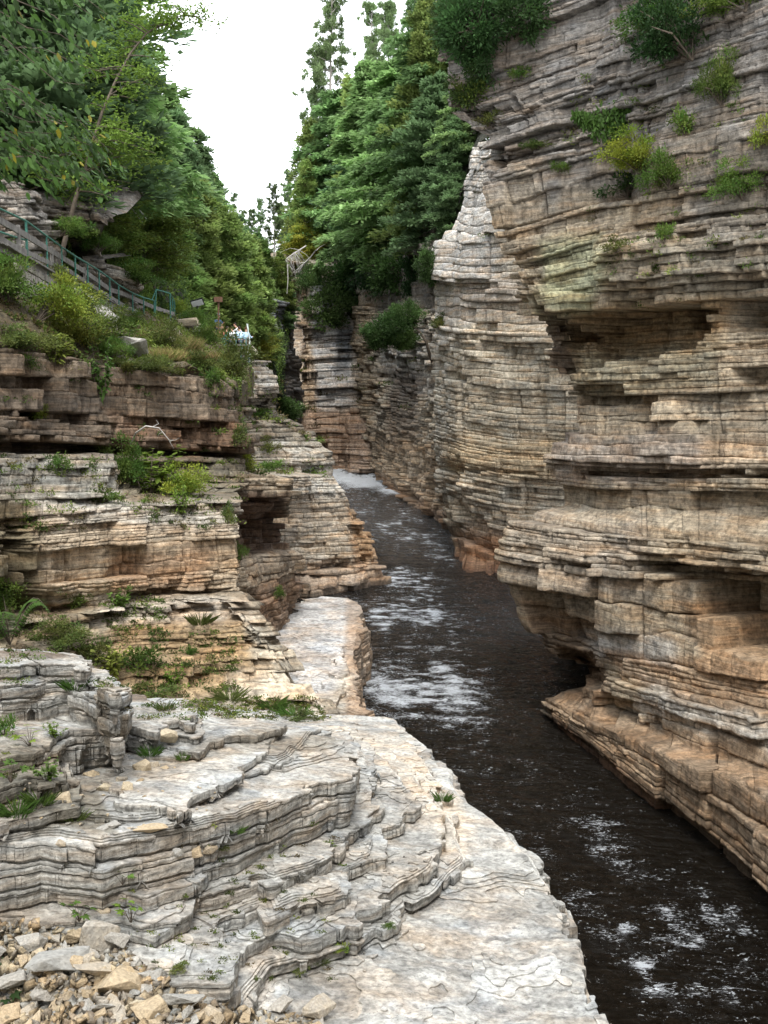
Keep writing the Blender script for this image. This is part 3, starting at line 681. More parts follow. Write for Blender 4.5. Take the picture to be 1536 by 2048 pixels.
        if segs:
            a = np.concatenate([q[0] for q in segs]); b = np.concatenate([q[1] for q in segs])
            nn = np.stack([(b - a)[:, 1], -(b - a)[:, 0]], -1); L = np.linalg.norm(nn, axis=1)[:, None] + 1e-9; nn = nn / L
            # smoother outward direction from the field
            gy, gx = np.gradient(f); 
            rows_ = [(0.0, 0.0), (.30, .10), (.75, .06), (1.0, -.5), (1.25, -.9)]
            prev = None
            def pt(A, fr, o):
                q = A.copy(); q[:, :2] += nn * (o * min(t, .06)); z = zc(q); z[:, 2] -= fr * t; return z
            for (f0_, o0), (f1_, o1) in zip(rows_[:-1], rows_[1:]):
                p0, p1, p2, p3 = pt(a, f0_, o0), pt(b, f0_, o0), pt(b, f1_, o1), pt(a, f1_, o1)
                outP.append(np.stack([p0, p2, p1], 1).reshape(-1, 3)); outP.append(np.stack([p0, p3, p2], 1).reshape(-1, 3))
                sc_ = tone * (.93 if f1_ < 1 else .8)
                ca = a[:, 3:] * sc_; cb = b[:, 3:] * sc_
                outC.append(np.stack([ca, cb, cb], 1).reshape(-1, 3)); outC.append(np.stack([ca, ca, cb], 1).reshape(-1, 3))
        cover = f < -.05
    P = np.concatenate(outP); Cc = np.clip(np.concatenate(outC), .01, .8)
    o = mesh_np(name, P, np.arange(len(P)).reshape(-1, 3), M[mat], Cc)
    tag(o, label, None, None, 'structure')
    return dict(X=X, Y=Y, Z=Hm - dipx * X - dipy * Y + r, plane=plane)
B0 = (-140, 2200)
ext = [(-400, 2400), (-400, 1500)]
S = [
 # bottom slab down to the water: broad shape with steep side
 (4.94, -.6, [(1262,2200),(1222,2040),(1178,1930),(1118,1800),(1078,1722),(1000,1652),(925,1602),(918,1560),(862,1500),(792,1440),(640,1428),(500,1420),(-300,1420),(-300,2400),(1262,2400)], .16),
 (5.07, 4.94, [(700,1440),(790,1462),(850,1520),(890,1570),(905,1620),(930,1690),(945,1725),(905,1762),(870,1792),(790,1850),(700,1892),(640,1920),(560,1946),(520,1990),(480,2040),(300,2300),(-300,2300),(-300,1440)], .35),
 (5.24, 5.07, [(690,1450),(770,1480),(830,1540),(868,1600),(895,1650),(905,1690),(870,1738),(800,1790),(770,1818),(720,1826),(690,1866),(600,1892),(560,1880),(520,1902),(500,1940),(505,1985),(455,2030),(250,2200),(-300,2200),(-300,1450)], .16),
 (5.40, 5.24, [(690,1460),(760,1500),(815,1560),(835,1610),(800,1640),(760,1650),(752,1712),(690,1738),(690,1788),(600,1812),(545,1840),(530,1805),(440,1838),(430,1880),(470,1905),(440,1960),(360,1960),(-300,1960),(-300,1470)], .15),
 (5.56, 5.40, [(690,1470),(740,1515),(762,1560),(755,1600),(742,1622),(684,1660),(672,1712),(620,1740),(545,1768),(520,1752),(440,1775),(395,1790),(380,1830),(320,1862),(250,1842),(-300,1842),(-300,1480)], .15),
 (5.69, 5.56, [(680,1480),(722,1520),(728,1560),(690,1600),(655,1640),(600,1656),(520,1690),(430,1724),(418,1752),(300,1790),(210,1772),(-300,1800),(-300,1500)], .22),
 (6.09, 5.69, [(640,1452),(700,1478),(728,1510),(704,1550),(600,1588),(490,1632),(420,1648),(356,1663),(206,1692),(80,1680),(0,1698),(-300,1740),(-300,1452)], -.16),
 (6.15, 6.09, [(-300,1700),(0,1660),(150,1640),(250,1650),(330,1640),(400,1600),(440,1562),(540,1545),(600,1500),(640,1450),(400,1400),(-300,1400)], .4),
 (6.24, 6.15, [(245,1606),(356,1630),(378,1613),(425,1583),(520,1520),(560,1470),(420,1405),(200,1440),(200,1560)], .2),
 (6.25, 6.15, [(-300,1678),(-50,1658),(75,1638),(168,1620),(170,1604),(60,1598),(-300,1598)], .2),
 (6.30, 6.15, [(160,1666),(200,1680),(258,1648),(225,1643)], .15),
 (6.33, 6.24, [(300,1478),(390,1510),(440,1478),(500,1470),(560,1445),(400,1400),(280,1420)], .2),
 (6.29, 6.15, [(260,1510),(380,1516),(395,1498),(300,1488)], .2),
 (6.42, 6.15, [(-300,1610),(0,1580),(62,1560),(70,1582),(150,1565),(152,1498),(236,1450),(215,1430),(-300,1430)], .15),
 (6.56, 6.42, [(-300,1540),(0,1522),(60,1512),(150,1462),(232,1448),(236,1436),(100,1400),(-300,1400)], .2),
 (6.52, 6.24, [(215,1440),(300,1462),(340,1440),(380,1450),(400,1420),(310,1400),(290,1385),(140,1385)], .15),
 (7.10, 6.52, [(-300,1375),(0,1332),(70,1330),(150,1328),(200,1350),(226,1384),(230,1372),(150,1305),(0,1298),(-300,1298)], .10),
 (6.94, 6.52, [(-300,1410),(0,1372),(70,1365),(160,1352),(205,1368),(230,1390),(240,1372),(150,1305),(0,1298),(-300,1298)], .12),
]
FZ = [([(480,1960),(800,1860),(950,1740),(1080,1740),(1250,2048),(1300,2200),(400,2200)], (.45,.445,.415), 25, .9),
      ([(640,1420),(820,1440),(940,1600),(930,1700),(860,1620),(740,1500)], (.54,.49,.41), 16, .9),
      ([(-100,1290),(240,1300),(240,1460),(-100,1480)], (.24,.205,.15), 14, .9),
      ([(380,1400),(640,1430),(700,1480),(560,1490),(380,1440)], (.56,.50,.42), 14, .8),
      ([(230,1530),(420,1520),(430,1570),(250,1590),(160,1600),(0,1640),(0,1600),(150,1560)], (.16,.13,.10), 10, .9),
      ([(500,1940),(760,1850),(900,1780),(700,1950),(500,2040)], (.30,.29,.26), 14, .5),
      ([(1000,2048),(1100,1900),(1240,2048),(1260,2200)], (.42,.39,.33), 18, .6),
      ([(0,1740),(300,1690),(700,1560),(700,1600),(420,1690),(0,1800)], (.26,.235,.19), 8, .8),  # shadow line under the thick step, painted dark
      ([(-50,1790),(200,1750),(240,1850),(-50,1850)], (.16,.14,.10), 10, .8)]  # undercut shade painted dark at the foot of the step
FG = terraces('bedrock', S, .04, .12, (-120, 1290), (1285, 2180), 5.4, 2.0, -1.0, lam=.062, peel=[(4.94,-.12,.8),(6.15,.05,.9),(6.09,.05,.9),(5.56,.1,1.2),(5.40,.1,1.2),(5.24,.1,1.2),(5.07,.0,1.0)], zones=FZ, base=(.40,.395,.365), seed=21,
              label='pale stepped sandstone ledges in the foreground', warp=.07, lamn=.05)
def fgz(x, y):
    """height of the foreground rock under a plan point"""
    X, Y, Zz = FG['X'], FG['Y'], FG['Z']
    j = int(np.argmin(np.abs(Y[:, X.shape[1] // 2] - y))); 
    for _ in range(3):
        i = int(np.argmin(np.abs(X[j] - x))); j = int(np.argmin(np.abs(Y[:, i] - y)))
    i = int(np.argmin(np.abs(X[j] - x)))
    return float(Zz[j, i])
S2 = [
 (1.90, -.8, [(500,1500),(500,1290),(545,1262),(575,1232),(606,1197),(640,1192),(700,1196),(716,1204),(722,1222),(728,1262),(716,1300),(722,1335),(712,1370),(730,1402),(722,1432),(660,1500)], .10),
 (2.02, 1.90, [(500,1500),(500,1420),(560,1395),(640,1405),(668,1345),(690,1290),(694,1330),(690,1400),(650,1450)], .5),
 (2.45, 2.02, [(440,1500),(470,1400),(560,1378),(620,1380),(645,1430),(640,1500)], .5),
]
terraces('bedrock', S2, .03, .012, (420, 800), (1150, 1500), 1.7, 1.8, -1.2, lam=.07, peel=[(1.90,.0,.5)], joint=3, zones=[([(530,1270),(620,1190),(720,1190),(700,1330),(650,1420),(560,1400)], (.54,.53,.51), 14, .9),
         ([(690,1200),(760,1200),(760,1500),(690,1500)], (.36,.27,.19), 8, .8)],
         base=(.46,.42,.35), mat='rock', seed=25, label='smooth pale slab lying beside the river below the dark tower', warp=.16, lamn=.07, cells=.5)

# ------------------------------------------------------------------ river
def river():
    ys = np.concatenate([np.linspace(2, 60, 460), np.linspace(60.2, 300, 420)]); xs = np.linspace(-1, 1, 300)
    Y, XX = np.meshgrid(ys, xs, indexing='ij')
    hw = np.interp(Y, [2, 30, 60, 300], [16, 14, 16, 60]); X = XX * hw + np.interp(Y, [2, 60, 300], [4, 2, -6])
    prof = np.interp(Y, [0, 58, 75, 100, 118, 126, 132, 136, 150, 300], [0, 0, .12, .55, 1.1, 1.25, 1.9, 2.4, 2.6, 3])
    amp = np.interp(Y, [0, 14, 30, 60, 120, 126, 134, 150], [.030, .034, .05, .06, .06, .22, .3, .1])
    w1 = fbm(X * .9 + .2 * Y, Y * 1.5, 0 * X, 101, 4); w2 = fbm(X * 3.2, Y * 5.5, 0 * X, 105, 3)
    Zw = prof + amp * (w1 + .5 * w2)
    P = np.stack([X, Y, Zw], -1)
    # mask for white water, and for sky reflections painted white on the surface
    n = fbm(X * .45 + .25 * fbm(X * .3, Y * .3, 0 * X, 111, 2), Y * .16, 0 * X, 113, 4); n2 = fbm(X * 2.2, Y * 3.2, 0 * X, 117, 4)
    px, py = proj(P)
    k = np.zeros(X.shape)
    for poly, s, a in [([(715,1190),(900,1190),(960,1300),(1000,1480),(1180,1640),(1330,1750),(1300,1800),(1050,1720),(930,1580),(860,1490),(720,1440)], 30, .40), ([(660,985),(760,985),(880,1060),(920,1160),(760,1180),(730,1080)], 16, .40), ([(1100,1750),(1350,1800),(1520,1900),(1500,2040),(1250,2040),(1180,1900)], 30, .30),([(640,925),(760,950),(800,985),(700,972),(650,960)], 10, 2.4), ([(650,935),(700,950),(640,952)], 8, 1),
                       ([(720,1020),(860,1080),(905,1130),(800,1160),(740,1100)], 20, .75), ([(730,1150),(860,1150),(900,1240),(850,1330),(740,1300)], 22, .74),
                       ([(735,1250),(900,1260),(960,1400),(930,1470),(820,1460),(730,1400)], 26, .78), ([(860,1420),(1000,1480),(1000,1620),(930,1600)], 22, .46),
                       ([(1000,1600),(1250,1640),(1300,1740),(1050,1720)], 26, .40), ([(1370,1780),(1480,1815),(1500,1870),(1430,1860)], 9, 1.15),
                       ([(1190,1880),(1270,1850),(1290,1890),(1230,1895)], 9, .9), ([(1240,1890),(1300,1920),(1330,1990),(1270,1950)], 12, .85),  # these and the patch before paint bright sky reflections white
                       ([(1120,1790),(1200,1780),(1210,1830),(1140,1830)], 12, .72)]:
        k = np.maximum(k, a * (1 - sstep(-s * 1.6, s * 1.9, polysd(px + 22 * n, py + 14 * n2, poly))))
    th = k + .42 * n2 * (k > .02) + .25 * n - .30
    foam_glint = sstep(.22, .52, th) * np.minimum(1, k * 2)
    foam_glint = np.maximum(foam_glint, sstep(.40, .5, n2 * .6 + n * .5) * .30 * (Y > 12))
    foam_glint = foam_glint * (Y < 160)
    m, t, b = newmat('river_water'); L = t.links
    g = nd(t, 'ShaderNodeNewGeometry'); at = nd(t, 'ShaderNodeAttribute', attribute_name='Col')
    mp = nd(t, 'ShaderNodeMapping'); mp.inputs['Scale'].default_value = (1.0, 1.7, 1); mp.inputs['Rotation'].default_value = (0, 0, .25); L.new(g.outputs['Position'], mp.inputs['Vector'])
    a = nd(t, 'ShaderNodeTexNoise'); a.inputs['Scale'].default_value = 3.0; a.inputs['Detail'].default_value = 7; a.inputs['Roughness'].default_value = .62; a.inputs['Distortion'].default_value = 1.1
    L.new(mp.outputs[0], a.inputs['Vector'])
    # lacy breakup of the white water and painted reflections
    f = nd(t, 'ShaderNodeTexNoise'); f.inputs['Scale'].default_value = 4.2; f.inputs['Detail'].default_value = 8; f.inputs['Roughness'].default_value = .78; f.inputs['Distortion'].default_value = 2.2
    mpf = nd(t, 'ShaderNodeMapping'); mpf.inputs['Scale'].default_value = (.8, 2.1, 1); mpf.inputs['Rotation'].default_value = (0, 0, -.35); L.new(g.outputs['Position'], mpf.inputs['Vector']); L.new(mpf.outputs[0], f.inputs['Vector'])
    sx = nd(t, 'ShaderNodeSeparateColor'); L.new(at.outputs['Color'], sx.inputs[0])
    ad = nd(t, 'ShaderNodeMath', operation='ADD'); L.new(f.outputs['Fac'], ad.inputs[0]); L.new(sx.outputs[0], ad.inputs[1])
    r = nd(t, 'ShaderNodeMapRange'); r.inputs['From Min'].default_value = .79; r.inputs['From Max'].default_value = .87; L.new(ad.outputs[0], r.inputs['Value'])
    # fine white specks: drifting froth and painted sky glints
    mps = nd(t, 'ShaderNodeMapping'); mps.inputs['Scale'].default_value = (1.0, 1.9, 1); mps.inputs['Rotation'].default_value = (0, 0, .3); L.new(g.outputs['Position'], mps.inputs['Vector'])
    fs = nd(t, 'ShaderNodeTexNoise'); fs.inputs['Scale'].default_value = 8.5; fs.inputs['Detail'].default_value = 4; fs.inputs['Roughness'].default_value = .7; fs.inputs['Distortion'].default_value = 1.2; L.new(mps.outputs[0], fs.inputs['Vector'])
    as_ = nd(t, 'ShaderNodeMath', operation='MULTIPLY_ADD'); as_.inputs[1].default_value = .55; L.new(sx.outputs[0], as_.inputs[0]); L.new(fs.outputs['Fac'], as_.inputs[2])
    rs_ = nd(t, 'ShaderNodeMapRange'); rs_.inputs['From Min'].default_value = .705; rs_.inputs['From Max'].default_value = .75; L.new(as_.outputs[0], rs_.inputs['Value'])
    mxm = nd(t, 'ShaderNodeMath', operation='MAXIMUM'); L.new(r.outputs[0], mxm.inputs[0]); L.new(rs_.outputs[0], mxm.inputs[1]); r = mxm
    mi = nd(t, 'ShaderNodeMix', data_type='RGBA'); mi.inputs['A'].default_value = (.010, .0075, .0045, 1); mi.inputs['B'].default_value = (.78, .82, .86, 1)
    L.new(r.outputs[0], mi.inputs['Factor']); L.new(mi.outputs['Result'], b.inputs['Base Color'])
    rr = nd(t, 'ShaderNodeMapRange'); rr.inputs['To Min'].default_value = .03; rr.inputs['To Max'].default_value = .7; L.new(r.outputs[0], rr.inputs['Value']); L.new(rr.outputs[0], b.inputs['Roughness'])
    b.inputs['IOR'].default_value = 1.33
    bp = nd(t, 'ShaderNodeBump'); bp.inputs['Strength'].default_value = 1.0; bp.inputs['Distance'].default_value = .62; L.new(a.outputs['Fac'], bp.inputs['Height']); L.new(bp.outputs[0], b.inputs['Normal'])
    foam_glint = np.clip(k, 0, 2.4) * .18 + (n * .10 + n2 * .16) * np.minimum(1, k * 3) + .10 * n + .08 * n2 + .085
    c = np.stack([np.clip(foam_glint, 0, 1) * (Y < 160)] * 3, -1)
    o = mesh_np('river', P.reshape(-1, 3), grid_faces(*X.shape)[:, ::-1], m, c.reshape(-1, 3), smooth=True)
    tag(o, 'dark brown river with white ripples running between the cliffs', None, None, 'structure')
river()
# ------------------------------------------------------------------ hillsides that carry the woods
def hill(name, rows, label, seed, amp=.5, col=(.05, .055, .025), sub=40, mat='soil', zones=()):
    A = np.array(rows, float); W = atD(A[..., 0], A[..., 1], A[..., 2]); R, C = A.shape[:2]
    v = np.linspace(0, R - 1, (R - 1) * sub + 1); u = np.linspace(0, C - 1, (C - 1) * sub + 1)
    def ip(W, q, ax):
        n = W.shape[ax]; i = np.minimum(q.astype(int), n - 2); f = q - i
        sh = [1] * W.ndim; sh[ax] = len(q); f = f.reshape(sh)
        return np.take(W, i, ax) * (1 - f) + np.take(W, i + 1, ax) * f
    P = ip(ip(W, v, 0), u, 1)
    P[..., 2] += amp * fbm(P[..., 0] * .5, P[..., 1] * .5, P[..., 2] * .5, seed, 5) * 1.4
    P[..., 0] += amp * .5 * fbm(P[..., 0] * .7, P[..., 1] * .7, P[..., 2] * .7, seed + 9, 4)
    c = colorize(P, col, zones, seed)
    c *= (.8 + .5 * fbm(P[..., 0] * 1.7, P[..., 1] * 1.7, P[..., 2] * 1.7, seed + 3, 4))[..., None]
    o = mesh_np(name, P.reshape(-1, 3), grid_faces(P.shape[0], P.shape[1])[:, ::-1], M[mat], np.clip(c, .008, .6).reshape(-1, 3))
    tag(o, label, kind='structure'); return P
M['soil'] = rock_material('soil', 1.0, 2.0, 1.0)
HILL = hill('hillside', [
 [(-420,700,19),(-200,600,24),(0,530,30.5),(150,600,37.5),(300,655,45.5),(430,705,61),(500,740,77),(570,800,99)],
 [(-420,600,19),(-200,520,24),(0,470,31),(150,545,38),(300,600,46),(430,672,62),(500,700,78),(570,740,100)],
 [(-420,300,24),(-200,260,30),(0,230,38),(150,330,46),(300,430,56),(430,560,74),(510,600,100),(590,620,150)],
 [(-420,-300,34),(-200,-260,42),(0,-120,54),(150,100,64),(270,300,78),(400,460,100),(500,530,140),(600,560,200)],
 [(-420,-500,80),(-200,-450,80),(0,-280,90),(150,0,100),(270,220,120),(400,430,150),(500,500,200),(600,530,260)]],
 'wooded hillside rising behind the walkway on the left', 201, .9, (.030, .032, .018))
hill('hillside', [
 [(560,600,160),(612,552,150),(690,512,152),(770,505,124),(840,495,100),(890,480,87),(955,300,78),(1100,180,66),(1300,0,60)],
 [(560,560,230),(612,510,200),(690,470,175),(770,450,145),(840,420,122),(890,380,108),(955,240,95),(1100,100,85),(1300,-100,80)],
 [(560,540,330),(612,490,300),(690,420,240),(770,380,200),(840,330,170),(890,290,150),(955,180,130),(1100,60,120),(1300,-150,120)]],
 'wooded rim above the far right cliffs', 203, 1.2, (.030, .032, .018))
hill('hillside', [
 [(300,600,190),(450,580,190),(560,600,185),(640,600,190),(760,600,190)],
 [(300,520,260),(450,520,260),(560,520,260),(640,520,260),(760,520,260)]],
 'distant wooded slope where the gorge bends', 205, 1.5, (.03, .04, .02))

# slope between the cliff edge and the walkway
SLOPE = hill('slope', [
 [(-160,700,20.4),(0,735,22.6),(100,750,24.4),(250,775,27.8),(400,785,31.2),(472,800,34),(505,790,52)],
 [(-160,664,20.0),(0,698,22.2),(100,712,24.0),(250,742,27.3),(400,756,30.6),(472,775,33.2),(505,738,51)],
 [(-160,600,20.4),(0,640,23),(110,655,25.2),(250,690,29),(370,705,33.5),(440,720,40),(485,724,52)],
 [(-160,520,22),(0,585,25),(110,615,28),(230,650,32.5),(345,668,38.5),(410,690,46),(472,716,55)],
 [(-160,470,23.5),(0,540,27),(110,575,31),(220,625,37),(330,640,43),(400,664,50),(468,706,60)],
 [(-160,440,26),(0,520,30),(110,566,34),(220,610,40),(330,632,47),(410,655,60),(500,700,74)]],
 'weedy rocky slope between the cliff edge and the walkway', 207, .45, (.13, .105, .06), sub=46,
 zones=[([(200,680),(310,680),(330,735),(220,740)], (.30,.28,.24), 12), ([(330,635),(410,650),(420,675),(330,665)], (.30,.27,.22), 8),
        ([(95,560),(130,555),(250,640),(230,655),(110,600)], (.30,.28,.24), 8), ([(250,640),(420,690),(440,720),(260,700)], (.20,.14,.075), 14, .8)])

# rock outcrops on the left hillside
strata_wall('cliff', [
 [(-260,330,24),(-60,340,29),(30,362,30.5),(48,372,31),(50,372,36)],
 [(-260,430,24),(-60,440,28.5),(60,430,30.5),(80,436,31),(84,436,36)],
 [(-260,540,23.5),(-60,520,28),(80,520,31),(110,528,32),(110,528,37)],
 [(-260,640,23.5),(-60,600,28),(80,580,31),(120,590,32),(120,590,37)]],
 pxstep=1.6, tmin=.12, tmax=.5, Ap=.5, wp=1.6, Tp=1.2, Al=.14, wl=.9, An=.12, inset=.08, base=(.27,.245,.21), seed=31, label='grey broken outcrop beside the top of the walkway', cap=((.5, .2), (2, .8), (5, 2)))
strata_wall('cliff', [
 [(30,384,33),(60,390,33),(120,398,33.5),(190,410,34.5),(212,424,35),(210,424,41)],
 [(30,420,33),(60,424,33),(120,430,33.5),(196,440,34.5),(214,450,35),(212,450,41)],
 [(30,430,35),(60,434,36.5),(120,440,37.5),(190,452,37.5),(200,470,37),(200,470,42)],
 [(30,520,35),(60,520,37),(120,540,38),(190,560,38),(205,570,37.5),(200,570,42)]],
 pxstep=1.6, tmin=.12, tmax=.5, Ap=.4, wp=1.6, Tp=1.2, Al=.14, wl=.9, An=.12, inset=.08, base=(.24,.22,.19), seed=33, label='overhanging ledge with a dark hollow beneath it above the walkway', cap=((.5, .2), (2, .6), (5, 2)))
strata_wall('cliff', [
 [(150,512,37),(190,516,37),(235,530,38.5),(275,552,40),(292,572,41),(288,572,47)],
 [(150,540,37),(190,546,37),(235,560,38.5),(275,578,40),(288,588,41),(285,588,47)],
 [(150,560,38.5),(190,565,38.5),(230,575,40),(262,588,41),(270,592,42),(265,592,48)],
 [(150,620,38.5),(190,620,38.5),(230,625,40),(262,628,41),(270,632,42),(265,632,48)]],
 pxstep=1.6, tmin=.10, tmax=.4, Ap=.4, wp=1.6, Tp=1.0, Al=.12, wl=.9, An=.10, inset=.08, base=(.26,.24,.20), seed=35, label='long low rock ledge beside the lower walkway', cap=((.4, .1), (2, .4), (5, 1)))

# ------------------------------------------------------------------ plants
def leafmat(name, rough=.5, trans=.38):
    m, t, b = newmat(name); L = t.links
    at = nd(t, 'ShaderNodeAttribute', attribute_name='Col'); oi = nd(t, 'ShaderNodeObjectInfo')
    hs = nd(t, 'ShaderNodeHueSaturation'); L.new(at.outputs['Color'], hs.inputs['Color'])
    mr = nd(t, 'ShaderNodeMapRange'); mr.inputs['To Min'].default_value = .485; mr.inputs['To Max'].default_value = .515; L.new(oi.outputs['Random'], mr.inputs['Value']); L.new(mr.outputs[0], hs.inputs['Hue'])
    ml = nd(t, 'ShaderNodeMath', operation='MULTIPLY'); ml.inputs[1].default_value = 7.31; fr = nd(t, 'ShaderNodeMath', operation='FRACT'); L.new(oi.outputs['Random'], ml.inputs[0]); L.new(ml.outputs[0], fr.inputs[0])
    mv = nd(t, 'ShaderNodeMapRange'); mv.inputs['To Min'].default_value = .78; mv.inputs['To Max'].default_value = 1.25; L.new(fr.outputs[0], mv.inputs['Value']); L.new(mv.outputs[0], hs.inputs['Value'])
    L.new(hs.outputs[0], b.inputs['Base Color']); b.inputs['Roughness'].default_value = rough + .12; b.inputs['Specular IOR Level'].default_value = .2
    tr = nd(t, 'ShaderNodeBsdfTranslucent'); L.new(hs.outputs[0], tr.inputs['Color']); ms = nd(t, 'ShaderNodeMixShader'); ms.inputs[0].default_value = trans
    out = t.nodes['Material Output']; L.new(b.outputs[0], ms.inputs[1]); L.new(tr.outputs[0], ms.inputs[2]); L.new(ms.outputs[0], out.inputs['Surface'])
    return m
M['leaf'] = leafmat('leaf')
M['bark'] = plain('bark', (.10, .08, .06), .9, var=.4, vs=9, bump=.5)
M['bark_grey'] = plain('bark_grey', (.26, .24, .21), .9, var=.35, vs=9, bump=.4)
M['deadwood'] = plain('deadwood', (.42, .40, .37), .85, var=.3, vs=9)
def unit(v): return v / (np.linalg.norm(v, axis=-1, keepdims=True) + 1e-9)
class Leaves:
    def __init__(s): s.P = []; s.F = []; s.C = []; s.n = 0
    def add(s, C, D, U, L, W, col, droop=0.):
        """pointed folded leaves (6 verts, 2 quads) at C, along D, side U"""
        L = np.broadcast_to(L, (len(C),))[:, None]; W = np.broadcast_to(W, (len(C),))[:, None]
        Nn = np.cross(D, U)
        dz = np.zeros((len(C), 3)); dz[:, 2] = -droop
        tip = C + D * L + dz * L
        v = np.stack([C, C + D * L * .35 + U * W + Nn * W * .25, C + D * L * .72 + U * W * .7 + Nn * W * .2 + dz * L * .5, tip,
                      C + D * L * .72 - U * W * .7 + Nn * W * .2 + dz * L * .5, C + D * L * .35 - U * W + Nn * W * .25], 1)
        n = len(C); b = s.n + np.arange(n)[:, None] * 6
        s.F.append((b + np.array([0, 1, 2, 3])).reshape(-1, 4)); s.F.append((b + np.array([0, 3, 4, 5])).reshape(-1, 4))
        s.P.append(v.reshape(-1, 3)); s.C.append(np.repeat(col, 6, axis=0)); s.n += n * 6
    def addq(s, C, D, U, L, W, col):
        """simple rhombic sprays (4 verts)"""
        L = np.broadcast_to(L, (len(C),))[:, None]; W = np.broadcast_to(W, (len(C),))[:, None]
        v = np.stack([C - D * L * .1, C + D * L * .45 + U * W, C + D * L, C + D * L * .45 - U * W], 1); n = len(C)
        s.F.append((s.n + np.arange(n * 4)).reshape(-1, 4)); s.P.append(v.reshape(-1, 3)); s.C.append(np.repeat(col, 4, axis=0)); s.n += n * 4
    def mesh(s, name, mat='leaf'):
        o = mesh_np(name, np.concatenate(s.P), np.concatenate(s.F), M[mat], np.clip(np.concatenate(s.C), .004, .5)); return o
class Tubes:
    def __init__(s): s.P = []; s.F = []; s.n = 0
    def add(s, pts, rad, k=6):
        pts = np.asarray(pts, float); rad = np.broadcast_to(rad, (len(pts),)); T = unit(np.gradient(pts, axis=0))
        ref = np.array([0, 0, 1.]) if abs(T[0][2]) < .9 else np.array([1., 0, 0])
        A = unit(np.cross(T, ref)); Bb = np.cross(T, A); a = np.linspace(0, 2 * math.pi, k, endpoint=False)
        ring = pts[:, None] + (A[:, None] * np.cos(a)[None, :, None] + Bb[:, None] * np.sin(a)[None, :, None]) * rad[:, None, None]
        n = len(pts); s.P.append(ring.reshape(-1, 3))
        for i in range(n - 1):
            j = np.arange(k); s.F.append(np.stack([s.n + i * k + j, s.n + i * k + (j + 1) % k, s.n + (i + 1) * k + (j + 1) % k, s.n + (i + 1) * k + j], -1))
        s.n += n * k
        return s
    def mesh(s, name, mat='bark', smooth=True): return mesh_np(name, np.concatenate(s.P), np.concatenate(s.F), M[mat] if isinstance(mat, str) else mat, smooth=smooth)
def rv(rs, n): return unit(rs.normal(size=(n, 3)))
def hide(o): COL.objects.unlink(o)
LIB = {}
